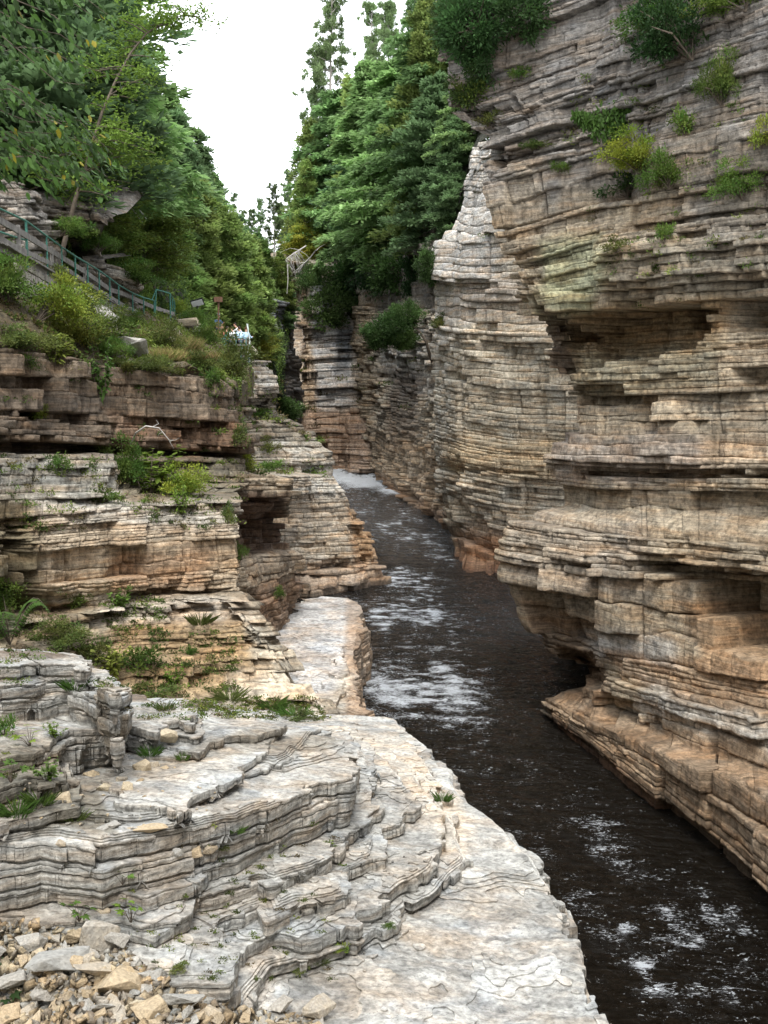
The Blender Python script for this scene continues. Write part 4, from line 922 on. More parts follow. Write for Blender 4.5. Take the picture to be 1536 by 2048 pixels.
def lib_tree(kind, v):
    """trunk and crown mesh data for one kind of tree, made once; height 1 unit = 1 m at nominal height"""
    if (kind, v) in LIB: return LIB[(kind, v)]
    rs = np.random.RandomState(hash_(kind) + v * 13); Lv = Leaves(); Tb = Tubes()
    if kind in ('cedar', 'hemlock', 'dark'):
        h = 12.0; rw = {'cedar': 2.1, 'hemlock': 3.0, 'dark': 2.6}[kind]
        bend = rs.normal(size=2) * .5
        tz = np.linspace(0, h, 9); tp = np.stack([bend[0] * np.sin(tz / h * 3) * .5, bend[1] * np.sin(tz / h * 2.5) * .5, tz], -1); Tb.add(tp, np.linspace(.20, .02, 9), 7)
        base = {'cedar': (.165, .245, .075), 'hemlock': (.155, .24, .09), 'dark': (.115, .185, .085)}[kind]
        nb = 190
        for b in range(nb):
            zf = rs.uniform(.03, 1) ** .9; z = zf * h; az = rs.uniform(0, 2 * math.pi)
            Lb = rw * ((1 - zf) ** [.62, .42, .75][v % 3]) * rs.uniform(.40, 1.3) * (1 + .28 * math.sin(az * 2 + zf * 9 + v) + .18 * math.sin(az * 3 - zf * 14)) * (.55 + .45 * min(1, zf / .12)) + .25
            el = rs.uniform(-.25, .35) if kind != 'hemlock' else rs.uniform(-.15, .25)
            d = np.array([math.cos(az) * math.cos(el), math.sin(az) * math.cos(el), math.sin(el)])
            o = np.array([np.interp(z, tz, tp[:, 0]), np.interp(z, tz, tp[:, 1]), z])
            t = np.linspace(0, 1, 5)[:, None]; droop = (.32 if kind == 'hemlock' else .12) * Lb
            bp = o + d * Lb * t + np.array([0, 0, -1]) * droop * t ** 2
            Tb.add(bp, np.linspace(.035, .008, 5), 3)
            n = int(46 + 50 * Lb)
            q = rs.uniform(.22, 1.05, n) ** .8; side = np.cross(d, [0, 0, 1]); side /= np.linalg.norm(side)
            wd = .42 * Lb * (1.1 - q) + .16
            sgn = rs.uniform(-1, 1, n)
            C = o + d * Lb * q[:, None] + side * (sgn * wd)[:, None] + np.array([0, 0, -1]) * (droop * q ** 2)[:, None] + rs.normal(size=(n, 3)) * [.05, .05, .10 if kind != 'cedar' else .2]
            D = unit(d * .8 + side * sgn[:, None] * .9 + rs.normal(size=(n, 3)) * .35 + (np.array([0, 0, -.25]) if kind == 'hemlock' else np.array([0, 0, .25])))
            U = unit(np.cross(D, rv(rs, n) * .6 + np.array([0, 0, 1])))
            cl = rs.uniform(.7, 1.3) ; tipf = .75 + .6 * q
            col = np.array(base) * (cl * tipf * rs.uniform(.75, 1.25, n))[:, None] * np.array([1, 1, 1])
            if kind == 'cedar': col = col * np.array([1 + .15 * rs.uniform(), 1, 1])
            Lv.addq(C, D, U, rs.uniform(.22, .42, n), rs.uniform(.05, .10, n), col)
    elif kind == 'pine':
        h = 20.0; tz = np.linspace(0, h, 10); bx = rs.normal() * .5
        tp = np.stack([bx * np.sin(tz / h * 3), 0 * tz, tz], -1); Tb.add(tp, np.linspace(.24, .03, 10), 7)
        zz = 6.5 + rs.uniform(-1, 2)
        while zz < h - .3:
            zf = (zz - 6) / (h - 6); Lb0 = 2.9 * (1 - zf) ** .7 + .5
            for b in range(rs.randint(4, 7)):
                if rs.uniform() < .12: continue
                az = rs.uniform(0, 2 * math.pi); el = rs.uniform(0, .4) + zf * .5; Lb = Lb0 * rs.uniform(.5, 1.25)
                d = np.array([math.cos(az) * math.cos(el), math.sin(az) * math.cos(el), math.sin(el)])
                o = np.array([np.interp(zz, tz, tp[:, 0]), 0, zz]); t = np.linspace(0, 1, 4)[:, None]
                Tb.add(o + d * Lb * t + np.array([0, 0, .12]) * Lb * t ** 2, np.linspace(.05, .012, 4), 4)
                for k in range(int(3 + Lb * 2.4)):
                    q = rs.uniform(.35, 1.0); c = o + d * Lb * q + np.array([0, 0, .12 * Lb * q * q]) + rs.normal(size=3) * [.25, .25, .12]
                    n = 50; D = unit(rv(rs, n) * 1.0 + d * .6 + np.array([0, 0, .45])); U = unit(np.cross(D, rv(rs, n)))
                    col = np.array((.13, .20, .08)) * (rs.uniform(.7, 1.35) * rs.uniform(.8, 1.2, n))[:, None]
                    Lv.addq(np.repeat(c[None], n, 0) + rs.normal(size=(n, 3)) * .10, D, U, rs.uniform(.2, .38, n), rs.uniform(.028, .052, n), col)
            zz += rs.uniform(.55, 1.15)
    elif kind in ('broad', 'yellow', 'maple'):
        h = 8.0; tz = np.linspace(0, h * .85, 8); b2_ = rs.normal(size=2) * .35
        tp = np.stack([b2_[0] * tz / 3 + .2 * np.sin(tz), b2_[1] * tz / 3, tz], -1); Tb.add(tp, np.linspace(.11, .02, 8), 6)
        base = {'broad': (.15, .23, .045), 'yellow': (.24, .30, .05), 'maple': (.13, .21, .045)}[kind]
        for b in range(64):
            zf = rs.uniform(.22, 1); z = zf * h * .85; az = rs.uniform(0, 2 * math.pi); el = rs.uniform(.0, .7)
            Lb = 2.5 * math.sin(math.pi * min(.98, zf * .8 + .12)) ** .7 * rs.uniform(.4, 1.15)
            d = np.array([math.cos(az) * math.cos(el), math.sin(az) * math.cos(el), math.sin(el)])
            o = np.array([np.interp(z, tz, tp[:, 0]), np.interp(z, tz, tp[:, 1]), z]); t = np.linspace(0, 1, 4)[:, None]
            Tb.add(o + d * Lb * t - np.array([0, 0, .15]) * Lb * t ** 2, np.linspace(.035, .007, 4), 4)
            for k in range(int(5 + 4 * Lb)):
                q = rs.uniform(.3, 1.05); c = o + d * Lb * q + rs.normal(size=3) * .28
                n = 22; off = rs.normal(size=(n, 3)) * [.24, .24, .08]
                D = unit(rv(rs, n) * [1, 1, .35] + off * .8 + np.array([0, 0, -.18])); U = unit(np.cross(D, rv(rs, n) * .5 + np.array([0, 0, 1])))
                col = np.array(base) * (rs.uniform(.65, 1.4) * rs.uniform(.8, 1.25, n))[:, None] * np.array([1 + .4 * rs.uniform() ** 2, 1, 1])
                Lv.add(c + off, D, U, rs.uniform(.12, .2, n), rs.uniform(.035, .06, n), col)
    cr = Lv.mesh('crown'); tr = Tb.mesh('trunk', 'bark' if kind != 'pine' else 'bark_grey'); hide(cr); hide(tr)
    LIB[(kind, v)] = (tr.data, cr.data, h); return LIB[(kind, v)]
def hash_(s): return sum((i + 1) * ord(c) for i, c in enumerate(s)) * 7 % 10007
def snap(b):
    a, dy, dz = [float(q) for q in ray(b[0], b[1])]; best = None
    for t in HILLS:
        loc = t.ray_cast(Vector((0, 0, CAM_H)), Vector((a, dy, dz)).normalized())[0]
        if loc is not None and b[2] * .93 < loc.y < b[2] * 1.7 and (best is None or loc.y < best): best = loc.y
    return (b[0], b[1], best + .3) if best else b
def tree(kind, v, base, top_py, wscale, label, group, cat='tree', name=None, tilt=(0, 0), rz=None):
    base = snap(base)
    """base (px,py,D); top_py: where its tip shows"""
    tr, cr, h = lib_tree(kind, v); b = V(*base); H = abs(base[1] - top_py) * base[2] / FPX
    e = empty(name or {'cedar': 'cedar_tree', 'hemlock': 'hemlock_tree', 'dark': 'evergreen_tree', 'pine': 'pine_tree', 'broad': 'leafy_tree', 'yellow': 'leafy_tree', 'maple': 'maple_tree'}[kind], b)
    e.scale = (H / h * wscale, H / h * wscale, H / h); e.rotation_euler = (tilt[0], tilt[1], rz if rz is not None else (base[0] * 1.7) % 6.28)
    tag(e, label, cat, group)
    for nm, d in (('trunk', tr), ('crown', cr)):
        o = bpy.data.objects.new(nm, d); COL.objects.link(o); o.parent = e
    return e
# ------------------------------------------------------------------ finding the rock under a plant or stone
from mathutils.bvhtree import BVHTree
_dg = bpy.context.evaluated_depsgraph_get(); _dg.update()
ROCKS = [BVHTree.FromObject(o, _dg) for o in list(COL.objects) if o.type == 'MESH' and o.get('kind') == 'structure' and not o.name.startswith('river')]
def hit(px, py):
    a, dy, dz = [float(q) for q in ray(px, py)]; o = Vector((0, 0, CAM_H)); d = Vector((a, dy, dz)).normalized(); best = None
    for t in ROCKS:
        loc, nrm, idx, dist = t.ray_cast(o, d)
        if loc is not None and (best is None or dist < best[1]): best = (loc, dist, nrm)
    return (best[0], best[2]) if best else (V(px, py, 40), Vector((0, -1, 0)))
def ground(x, y, z0=60):
    best = None
    for t in ROCKS:
        loc, nrm, idx, dist = t.ray_cast(Vector((x, y, z0)), Vector((0, 0, -1)))
        if loc is not None and (best is None or loc.z > best.z): best = loc
    return best.z if best else 0.0

HILLS = [BVHTree.FromObject(o, _dg) for o in list(COL.objects) if o.name.startswith('hillside')]
R_ = 'trees on the rim above the right cliffs'; LW = 'trees in the wood on the left hillside'; FW = 'trees where the gorge bends'
# right rim: pines against the sky
for i, (px, py, D, top, ws, lab) in enumerate([
  (668,470,165,2,1.0,'tallest pine against the sky, leftmost on the right rim'), (742,455,148,44,.85,'slim pine against the sky, second from the left on the right rim'),
  (775,440,140,18,.85,'thin straight pine next to the gap of sky above the right rim'), (832,400,120,-60,.95,'tall pine right of the small sky gap, cut by the top of the frame'),
  (878,390,108,-120,.8,'tall pine just left of the near right cliff, cut by the top of the frame'), (640,490,170,140,.7,'short open pine at the left end of the right rim')]):
    tree('pine', i % 3, (px, py, D), top, ws, lab, R_)
# right rim: evergreens
for i, (k, px, py, D, top, ws, lab) in enumerate([
  ('cedar',625,530,153,262,1.15,'bushy cedar at the left corner of the right rim, above the dead branches'),
  ('hemlock',668,512,155,196,1.25,'hemlock with drooping tiers at the left end of the right rim'),
  ('cedar',700,512,150,180,1.2,'full cedar standing over the grey far cliff'),
  ('hemlock',738,512,138,150,1.2,'broad hemlock in the middle of the right rim'),
  ('hemlock',786,512,122,140,1.25,'large hemlock whose crown hangs over the dark cliff'),
  ('cedar',822,512,108,120,1.2,'tall yellow green cedar rising above the dark cliff'),
  ('dark',862,512,96,170,1.2,'dark evergreen hanging beside the top of the pale pillar cliff'),
  ('hemlock',880,420,92,40,1.2,'tall hemlock behind the top of the pale pillar cliff'),
  ('dark',905,500,86,250,1.15,'dark evergreen pressed against the pale pillar cliff'),
  ('cedar',850,300,100,20,1.2,'light cedar between the pines and the near right cliff'),
  ('cedar',650,512,154,400,1.3,'low cedar bush spilling over the rim above the grey far cliff'),
  ('dark',760,512,130,420,1.5,'dark low evergreen hanging over the top of the dark cliff'),
  ('cedar',612,470,156,330,1.2,'small cedar on the skyline at the left end of the right rim'),
  ('hemlock',930,330,82,120,1.2,'hemlock above the very top of the pale pillar cliff'),
  ('dark',720,500,146,260,1.4,'shadowy evergreen filling the gap in the middle of the right rim'),
  ('cedar',835,512,102,470,1.1,'narrow cedar hanging down the dark cliff beside the pillar'),
  ]):
    tree(k, i % 3, (px, py, D), top, ws, lab, R_)
# where the gorge bends
for i, (k, px, py, D, top, ws, lab) in enumerate([
  ('pine',545,560,120,372,.9,'lone pine with a bare trunk and open top at the bend of the gorge'),
  ('pine',470,560,150,398,.9,'pine left of the lone pine at the bend'),
  ('pine',505,560,160,420,.9,'short pine directly left of the lone pine trunk'),
  ('pine',575,540,165,345,1.0,'wide pine crown touching the right rim at the bend'),
  ('pine',598,540,150,380,.9,'pine half hidden behind the right rim'),
  ('pine',445,580,130,390,.8,'thin pine beside the left wood at the bend'),
  ('pine',418,560,150,405,.9,'thin pine touching the right edge of the left wood'),
  ('pine',488,560,200,430,1.1,'low far pine between the two left pines at the bend'),
  ('pine',562,550,210,410,1.1,'pale far pine right of the lone pine trunk'),
  ('hemlock',585,560,190,430,1.3,'far hemlock filling the gap right of the lone pine'),
  ('hemlock',462,590,170,455,1.3,'far hemlock filling the gap left of the lone pine'),
  ('hemlock',515,580,200,470,1.5,'far hemlock low behind the lone pine'),
  ('pine',525,560,185,400,.9,'pale far pine seen through the gap at the bend'),
  ('yellow',598,560,128,440,1.3,'yellow green leafy tree above the dead branches'),
  ('broad',500,620,120,500,1.4,'rounded leafy tree below the lone pine'),
  ('cedar',530,650,118,490,1.3,'cedar at the foot of the lone pine'),
  ('hemlock',480,600,140,470,1.3,'hemlock in the shade at the bend'),
  ('cedar',560,620,125,510,1.3,'cedar left of the black rock slope top'),
  ('dark',575,660,116,560,1.2,'small dark evergreen rooted on the black rock slope')]):
    tree(k, i % 3, (px, py, D), top, ws, lab, FW)
# left wood
for i, (k, px, py, D, top, ws, lab) in enumerate([
  ('dark',-10,420,36,-260,1.5,'darkest evergreen at the top left corner'),
  ('dark',70,420,40,-300,1.4,'dark evergreen behind the overhanging leafy branches'),
  ('hemlock',150,430,46,-220,1.3,'tall hemlock left of the slim leaning tree'),
  ('hemlock',205,470,50,-60,1.1,'hemlock directly behind the slim leaning tree'),
  ('cedar',265,520,54,110,1.2,'light cedar right of the slim leaning tree'),
  ('hemlock',310,540,60,160,1.15,'pointed hemlock on the skyline of the left wood'),
  ('dark',352,560,66,240,1.0,'blue green evergreen on the skyline of the left wood'),
  ('dark',385,580,72,275,1.0,'rightmost tall evergreen on the skyline of the left wood'),
  ('cedar',350,640,58,400,1.5,'broad cedar above the lower end of the walkway'),
  ('cedar',405,660,64,380,1.35,'full cedar behind the information panel'),
  ('cedar',452,670,70,430,1.3,'cedar rising behind the brown sign post'),
  ('cedar',500,690,78,480,1.2,'cedar behind the people on the lookout'),
  ('hemlock',428,640,82,360,1.1,'hemlock lower on the skyline where the left wood ends'),
  ('dark',470,650,92,440,1.1,'small dark evergreen at the end of the left wood'),
  ('cedar',535,720,84,560,1.2,'cedar leaning over the black rock slope'),
  ('maple',230,560,42,360,1.6,'low spreading maple above the middle of the walkway'),
  ('broad',300,600,46,420,1.5,'leafy tree above the low rock ledge by the walkway'),
  ('maple',180,500,44,230,1.4,'maple over the overhanging ledge'),
  ('hemlock',345,440,70,200,1.2,'small hemlock high in the left wood'),
  ('hemlock',40,300,56,-200,1.4,'hemlock deep in the shade at the upper left'),
  ('cedar',300,470,66,230,1.3,'cedar in the middle of the left wood'),
  ('dark',230,430,62,100,1.3,'dark evergreen in the middle of the left wood'),
  ('broad',120,420,40,200,1.5,'leafy tree behind the overhanging ledge'),
  ('cedar',390,560,80,330,1.3,'cedar on the slope below the skyline evergreens'),
  ('broad',470,700,64,600,1.3,'low leafy bushy tree right behind the lookout'),
  ('yellow',505,740,66,640,1.3,'short yellow green tree at the right end of the lookout')]):
    tree(k, i % 3, (px, py, D), top, ws, lab, LW)
PL = {}
def maple_leaf(Lv, c, d, s, col, rs):
    """five-lobed leaf lying roughly flat"""
    up = unit(np.array([rs.normal() * .3, rs.normal() * .3 - .25, 1.0])[None])[0]; d = unit((d - up * np.dot(d, up))[None])[0]; sd = np.cross(up, d)
    ang = np.radians([-140, -105, -75, -45, -28, 0, 28, 45, 75, 105, 140]); rad = np.array([.30, .62, .38, .80, .46, 1.0, .46, .80, .38, .62, .30])
    ring = c + s * (d * (np.cos(ang) * rad)[:, None] + sd * (np.sin(ang) * rad)[:, None] - up * (rad ** 2 * .18)[:, None])
    n = len(ring)
    for i in range(0, n - 2, 2):
        Lv.P.append(np.stack([c, ring[i], ring[i + 1], ring[i + 2]])); Lv.F.append(np.array([[Lv.n, Lv.n + 1, Lv.n + 2, Lv.n + 3]])); Lv.C.append(np.repeat(np.array(col)[None] * rs.uniform(.85, 1.15), 4, 0)); Lv.n += 4
    Lv.P.append(np.stack([c, ring[-3], ring[-2], ring[-1]])); Lv.F.append(np.array([[Lv.n, Lv.n + 1, Lv.n + 2, Lv.n + 3]])); Lv.C.append(np.repeat(np.array(col)[None], 4, 0)); Lv.n += 4
COLS = {'green': (.085, .155, .03), 'lime': (.17, .25, .035), 'dark': (.035, .075, .022), 'olive': (.10, .135, .035), 'yellow': (.19, .23, .045), 'straw': (.30, .22, .10), 'cedar': (.06, .11, .03)}
def lib_plant(kind, colr, v):
    key = (kind, colr, v)
    if key in PL: return PL[key]
    rs = np.random.RandomState(hash_(kind + colr) + v * 31); Lv = Leaves(); Tb = Tubes(); base = np.array(COLS[colr])
    if kind in ('bush', 'shrub'):
        n = 900 if kind == 'bush' else 5200; lf = .085 if kind == 'bush' else .042; ncl = 16 if kind == 'bush' else 46
        cc = rv(rs, ncl) * (rs.uniform(.1, .62, ncl) ** 1.1)[:, None] * [1.15, 1, 1] + [.12 * rs.normal(), 0, 0]; cc[:, 2] = np.abs(cc[:, 2]) * .9 + .08
        for c in cc[:14]: Tb.add([[0, 0, -.05], c * .5 + [0, 0, .05], c], [.012, .009, .004], 4)
        ci_ = rs.randint(0, ncl, n); cr_ = rs.uniform(.7, 1.35, ncl); hz = rs.uniform(.9, 1.3, ncl)
        off = rs.normal(size=(n, 3)) * [.09, .09, .055] * (1 if kind == 'bush' else .8)
        C = cc[ci_] + off; D = unit(off * 6 + cc[ci_] * .8 + rv(rs, n) * .5 + [0, 0, .05]); U = unit(np.cross(D, rv(rs, n) * .6 + np.array([0, 0, 1])))
        col = base * (cr_[ci_] * rs.uniform(.75, 1.25, n))[:, None] * np.stack([hz[ci_], np.ones(n), np.ones(n)], -1)
        Lv.add(C, D, U, rs.uniform(.7, 1.3, n) * lf, rs.uniform(.22, .34, n) * lf, col)
    elif kind == 'cedarbush':
        n = 5000; ncl = 30; cc = rv(rs, ncl) * rs.uniform(.2, .48, ncl)[:, None]
        for c in cc[:14]: Tb.add([[0, 0, -.1], c * .5, c], [.02, .012, .005], 4)
        ci_ = rs.randint(0, ncl, n); cr_ = rs.uniform(.6, 1.4, ncl); off = rs.normal(size=(n, 3)) * [.08, .08, .06]
        C = cc[ci_] + off; D = unit(off * 5 + cc[ci_] + rv(rs, n) * .4 + [0, 0, .1]); U = unit(np.cross(D, rv(rs, n)))
        Lv.addq(C, D, U, rs.uniform(.04, .08, n), rs.uniform(.010, .02, n), base * (cr_[ci_] * rs.uniform(.75, 1.25, n))[:, None])
    elif kind == 'weed':
        for k in range(11):
            a = rs.uniform(0, 6.28); tl = rs.uniform(.1, .55); h = rs.uniform(.45, 1.0); o = np.array([math.cos(a), math.sin(a), 0]) * rs.uniform(0, .12)
            tip = o + np.array([math.cos(a) * tl, math.sin(a) * tl, h]); mid = (o + tip) / 2 + np.array([0, 0, .08]); Tb.add([o - [0, 0, .05], mid, tip], [.012, .008, .004], 4)
            n = 22; q = rs.uniform(.15, 1.05, n); C = o * (1 - q[:, None]) ** 2 + 2 * mid * (q * (1 - q))[:, None] + tip * (q ** 2)[:, None]
            D = unit(rv(rs, n) * [1, 1, .4] + [0, 0, .1]); U = unit(np.cross(D, rv(rs, n) * .4 + np.array([0, 0, 1])))
            Lv.add(C, D, U, rs.uniform(.12, .24, n) * (1.15 - .5 * q), rs.uniform(.03, .055, n), base * rs.uniform(.7, 1.3, (n, 1)), droop=.15)
    elif kind == 'fern':
        for k in range(13):
            a = rs.uniform(0, 6.28); ln = rs.uniform(.5, .8); t = np.linspace(0, 1, 9); hd = np.array([math.cos(a), math.sin(a)])
            pts = np.stack([hd[0] * ln * t, hd[1] * ln * t, .45 * np.sin(t * 2.3) * rs.uniform(.6, 1)], -1); Tb.add(pts, np.linspace(.008, .002, 9), 3)
            q = np.repeat(np.linspace(.12, 1, 22), 2); sg = np.tile([1, -1], 22); C = np.stack([np.interp(q, t, pts[:, j]) for j in range(3)], -1)
            sd = np.array([-hd[1], hd[0], 0]); D = unit(sd * sg[:, None] + np.array([hd[0], hd[1], 0]) * .35 + [0, 0, -.15]); U = np.cross(D, [0, 0, 1.])
            Lv.addq(C, D, U, .17 * np.sin(q * 2.9 + .25) + .02, .018, base * rs.uniform(.75, 1.25, (44, 1)))
    elif kind == 'grass':
        n = 130; a = rs.uniform(0, 6.28, n); r = rs.uniform(0, .35, n) ; C = np.stack([np.cos(a) * r, np.sin(a) * r, 0 * a - .02], -1)
        D = unit(np.stack([np.cos(a) * rs.uniform(.1, .8, n), np.sin(a) * rs.uniform(.1, .8, n), np.ones(n)], -1)); U = unit(np.cross(D, rv(rs, n)))
        Lv.add(C, D, U, rs.uniform(.4, 1.0, n), .010, base * rs.uniform(.65, 1.35, (n, 1)), droop=.25)
        Tb.add([[0, 0, -.03], [0, 0, .1]], [.01, .004], 4)
    elif kind == 'drygrass':
        n = 1500; a = rs.uniform(0, 6.28, n); cx_ = rs.uniform(-.5, .5, (n, 2)); C = np.stack([cx_[:, 0], cx_[:, 1], 0 * a - .03], -1)
        D = unit(np.stack([np.cos(a) * rs.uniform(.1, .8, n), np.sin(a) * rs.uniform(.1, .8, n), np.ones(n)], -1)); U = unit(np.cross(D, rv(rs, n)))
        Lv.addq(C, D, U, rs.uniform(.25, .9, n), .010, base * rs.uniform(.6, 1.35, (n, 1)) * np.where(rs.uniform(size=(n, 1)) < .3, np.array([[.7, 1.1, .6]]), np.array([[1, 1, 1.]])))
        Tb.add([[0, 0, -.03], [0, 0, .1]], [.01, .004], 4)
    elif kind == 'seedling':
        for k in range(9):
            a = k * 2.4 + rs.uniform(0, .6); ln = rs.uniform(.12, .5); h = rs.uniform(.25, .75); c = np.array([math.cos(a) * ln, math.sin(a) * ln, h])
            Tb.add([[0, 0, -.03], c * .5 + [0, 0, .08], c], [.014, .01, .006], 4)
            maple_leaf(Lv, c, np.array([math.cos(a), math.sin(a), -.2]), rs.uniform(.20, .30), base * rs.uniform(.8, 1.3), rs)
    elif kind == 'moss':
        n = 2600; x = rs.uniform(-.5, .5, n); C = np.stack([x, rs.normal(size=n) * .035, rs.normal(size=n) * .05 * (1 - (2 * x) ** 2) + .03 * np.sin(x * 9)], -1)
        D = unit(rv(rs, n) * .8 + [0, -.6, -.35]); U = unit(np.cross(D, rv(rs, n)))
        Lv.add(C, D, U, rs.uniform(.025, .06, n), rs.uniform(.006, .012, n), base * rs.uniform(.6, 1.35, (n, 1)))
        Tb.add([[-.4, .03, 0], [0, .03, .02], [.4, .03, 0]], [.01, .012, .01], 4)
    cr = Lv.mesh('leaves'); st = Tb.mesh('stem', 'bark'); hide(cr); hide(st); PL[key] = (st.data, cr.data); return PL[key]
def plant(kind, colr, px, py, wpx, hpx, label, group='plants growing on the rocks', cat='plant', D=None, name=None, dz=0.0, rz=None, out=.0):
    st, cr = lib_plant(kind, colr, int(px) % 3)
    if D is None: loc, nrm = hit(px, py); loc = loc + Vector((nrm.x, nrm.y, 0)) * out
    else: loc = V(px, py, D)
    k = loc.y / FPX
    nat = {'bush': (1.05, .62), 'shrub': (1.0, .62), 'cedarbush': (1.05, 1.05), 'weed': (.9, .9), 'fern': (1.2, .5), 'grass': (.9, .75), 'drygrass': (1.1, .75), 'seedling': (1.0, .85), 'moss': (1.0, .18)}[kind]
    e = empty(name or {'bush': 'leafy_bush', 'shrub': 'leafy_shrub', 'cedarbush': 'cedar_shrub', 'weed': 'leafy_weed', 'fern': 'fern', 'grass': 'grass_tuft', 'drygrass': 'dry_grass', 'seedling': 'maple_seedling', 'moss': 'moss_cushion'}[kind], loc + Vector((0, 0, dz)))
    sx = wpx * k / nat[0]; sz = hpx * k / nat[1]; e.scale = (sx, sx if kind != 'moss' else sx * .8, sz); e.rotation_euler = (0, 0, rz if rz is not None else (px * .37) % 6.28 if kind != 'moss' else 0)
    tag(e, label, cat, group)
    for nm, d in (('stem', st), ('leaves', cr)):
        o = bpy.data.objects.new(nm, d); COL.objects.link(o); o.parent = e
    return e
RW = 'plants growing out of the right cliffs'; LP = 'plants on the left bank cliff'; SP_ = 'bushes on the slope below the walkway'; FP = 'small plants among the foreground ledges'
# ---- right cliffs
for a in [
 ('cedarbush','dark',955,60,150,150,'dark evergreen shrub overhanging the top edge of the near right cliff'),
 ('cedarbush','dark',1040,25,130,120,'dark evergreen shrub at the top frame edge over the near right cliff'),
 ('cedarbush','cedar',905,45,90,110,'evergreen shrub at the corner where the near right cliff meets the trees'),
 ('cedarbush','cedar',935,170,90,90,'evergreen shrub below the dark overhanging one on the near right cliff'),
 ('cedarbush','dark',970,120,80,120,'dark hanging shrub in the notch of the near right cliff'),
 ('bush','green',950,215,70,60,'small leafy bush under the notch of the near right cliff'),
 ('bush','olive',975,255,50,36,'olive tuft on the ledge just above the pale pillar'),
 ('moss','green',1238,242,170,60,'long moss cushion along a ledge high on the near right cliff'),
 ('shrub','lime',1290,340,120,80,'bright green fern bush on the ledge below the long moss cushion'),
 ('shrub','green',1345,372,110,80,'leafy bush touching the right end of the bright fern bush'),
 ('bush','dark',1262,392,80,44,'dark small bush below the bright fern bush'),
 ('bush','green',1370,270,60,60,'bush tucked right of the long moss cushion'),
 ('shrub','green',1445,205,70,100,'upright bush on a small ledge near the right frame edge'),
 ('shrub','dark',1390,110,150,150,'dark hanging bush high on the near right cliff below the frame top'),
 ('shrub','green',1330,60,130,80,'soft green bush at the upper right of the near right cliff'),
 ('shrub','green',1500,18,120,70,'bright leaves at the top right corner'),
 ('shrub','green',1490,395,90,80,'bush at the right frame edge below the upright one'),
 ('bush','lime',1465,375,50,44,'small lime tuft left of the bush at the right frame edge'),
 ('bush','green',1325,480,40,40,'small plant in a crack under the bright fern bush'),
 ('bush','olive',1230,505,50,30,'olive tuft above the greenish lichen block'),
 ('bush','green',1120,345,36,24,'tiny green tuft on the ledges left of the fern bush'),
 ('bush','olive',1085,297,60,20,'flat olive tuft on the ledge above the stepped blocks'),
 ('bush','green',1045,160,40,30,'tiny bush on the grey upper face of the near right cliff'),
 ('bush','lime',1522,290,40,60,'pale leaves at the right frame edge above the bush'),
 ('bush','olive',878,655,50,30,'yellowish tuft on the left edge of the pale pillar cliff'),
 ('cedarbush','cedar',652,612,110,110,'yellow green shrub hanging over the grey far cliff'),
 ('shrub','green',700,620,40,60,'small shrub at the corner of the dark cliff'),
 ('shrub','cedar',612,590,60,70,'shrub beside the tan edge of the far cliff'),
 ('cedarbush','dark',745,540,90,120,'dark evergreen shrub hanging in the cleft of the dark cliff'),
 ('cedarbush','cedar',690,575,110,120,'cedar shrub spilling over the rim left of the cleft'),
 ('cedarbush','cedar',790,535,120,120,'cedar shrub spilling over the rim right of the cleft'),
 ('cedarbush','dark',832,560,60,120,'narrow dark shrub hanging down the dark cliff near the pillar'),
 ('cedarbush','cedar',865,530,60,90,'cedar shrub in the corner between the dark cliff and the pillar'),
 ('cedarbush','cedar',640,560,80,80,'cedar shrub on the rim above the tan edge of the far cliff'),
 ('cedarbush','dark',720,500,90,80,'dark shrub on the rim above the far cliff'),
 ('cedarbush','dark',900,430,70,120,'dark shrub clinging to the left edge of the pale pillar')]:
    plant(*a[:7], RW, 'shrub', out=.1)
# curved cedar growing out of the cliff
e = empty('leaning_cedar', hit(866, 722)[0]); b0 = e.location; k = b0.y / FPX
t = Tubes().add([[0, .3, -.1], [-.35, -.5, .6], [-.6, -.9, 1.5], [-1.2, -1.1, 2.4], [-1.9, -1.0, 2.9]], [.17, .15, .12, .09, .05], 7).mesh('trunk', 'bark'); t.parent = e
st, cr = lib_plant('cedarbush', 'cedar', 1)
for (dx, dz, s, sz_) in ((-86, 62, 92, 80), (-52, 92, 62, 66), (-60, 40, 60, 50), (-108, 46, 60, 60)):
    c = bpy.data.objects.new('crown', cr); COL.objects.link(c); c.parent = e; c.location = (dx * k, -.9, dz * k); c.scale = (s * k, s * k, sz_ * k); c.rotation_euler = (0, 0, dx)
tag(e, 'bushy cedar on a curved trunk growing sideways from the cliff left of the pale pillar', 'tree')
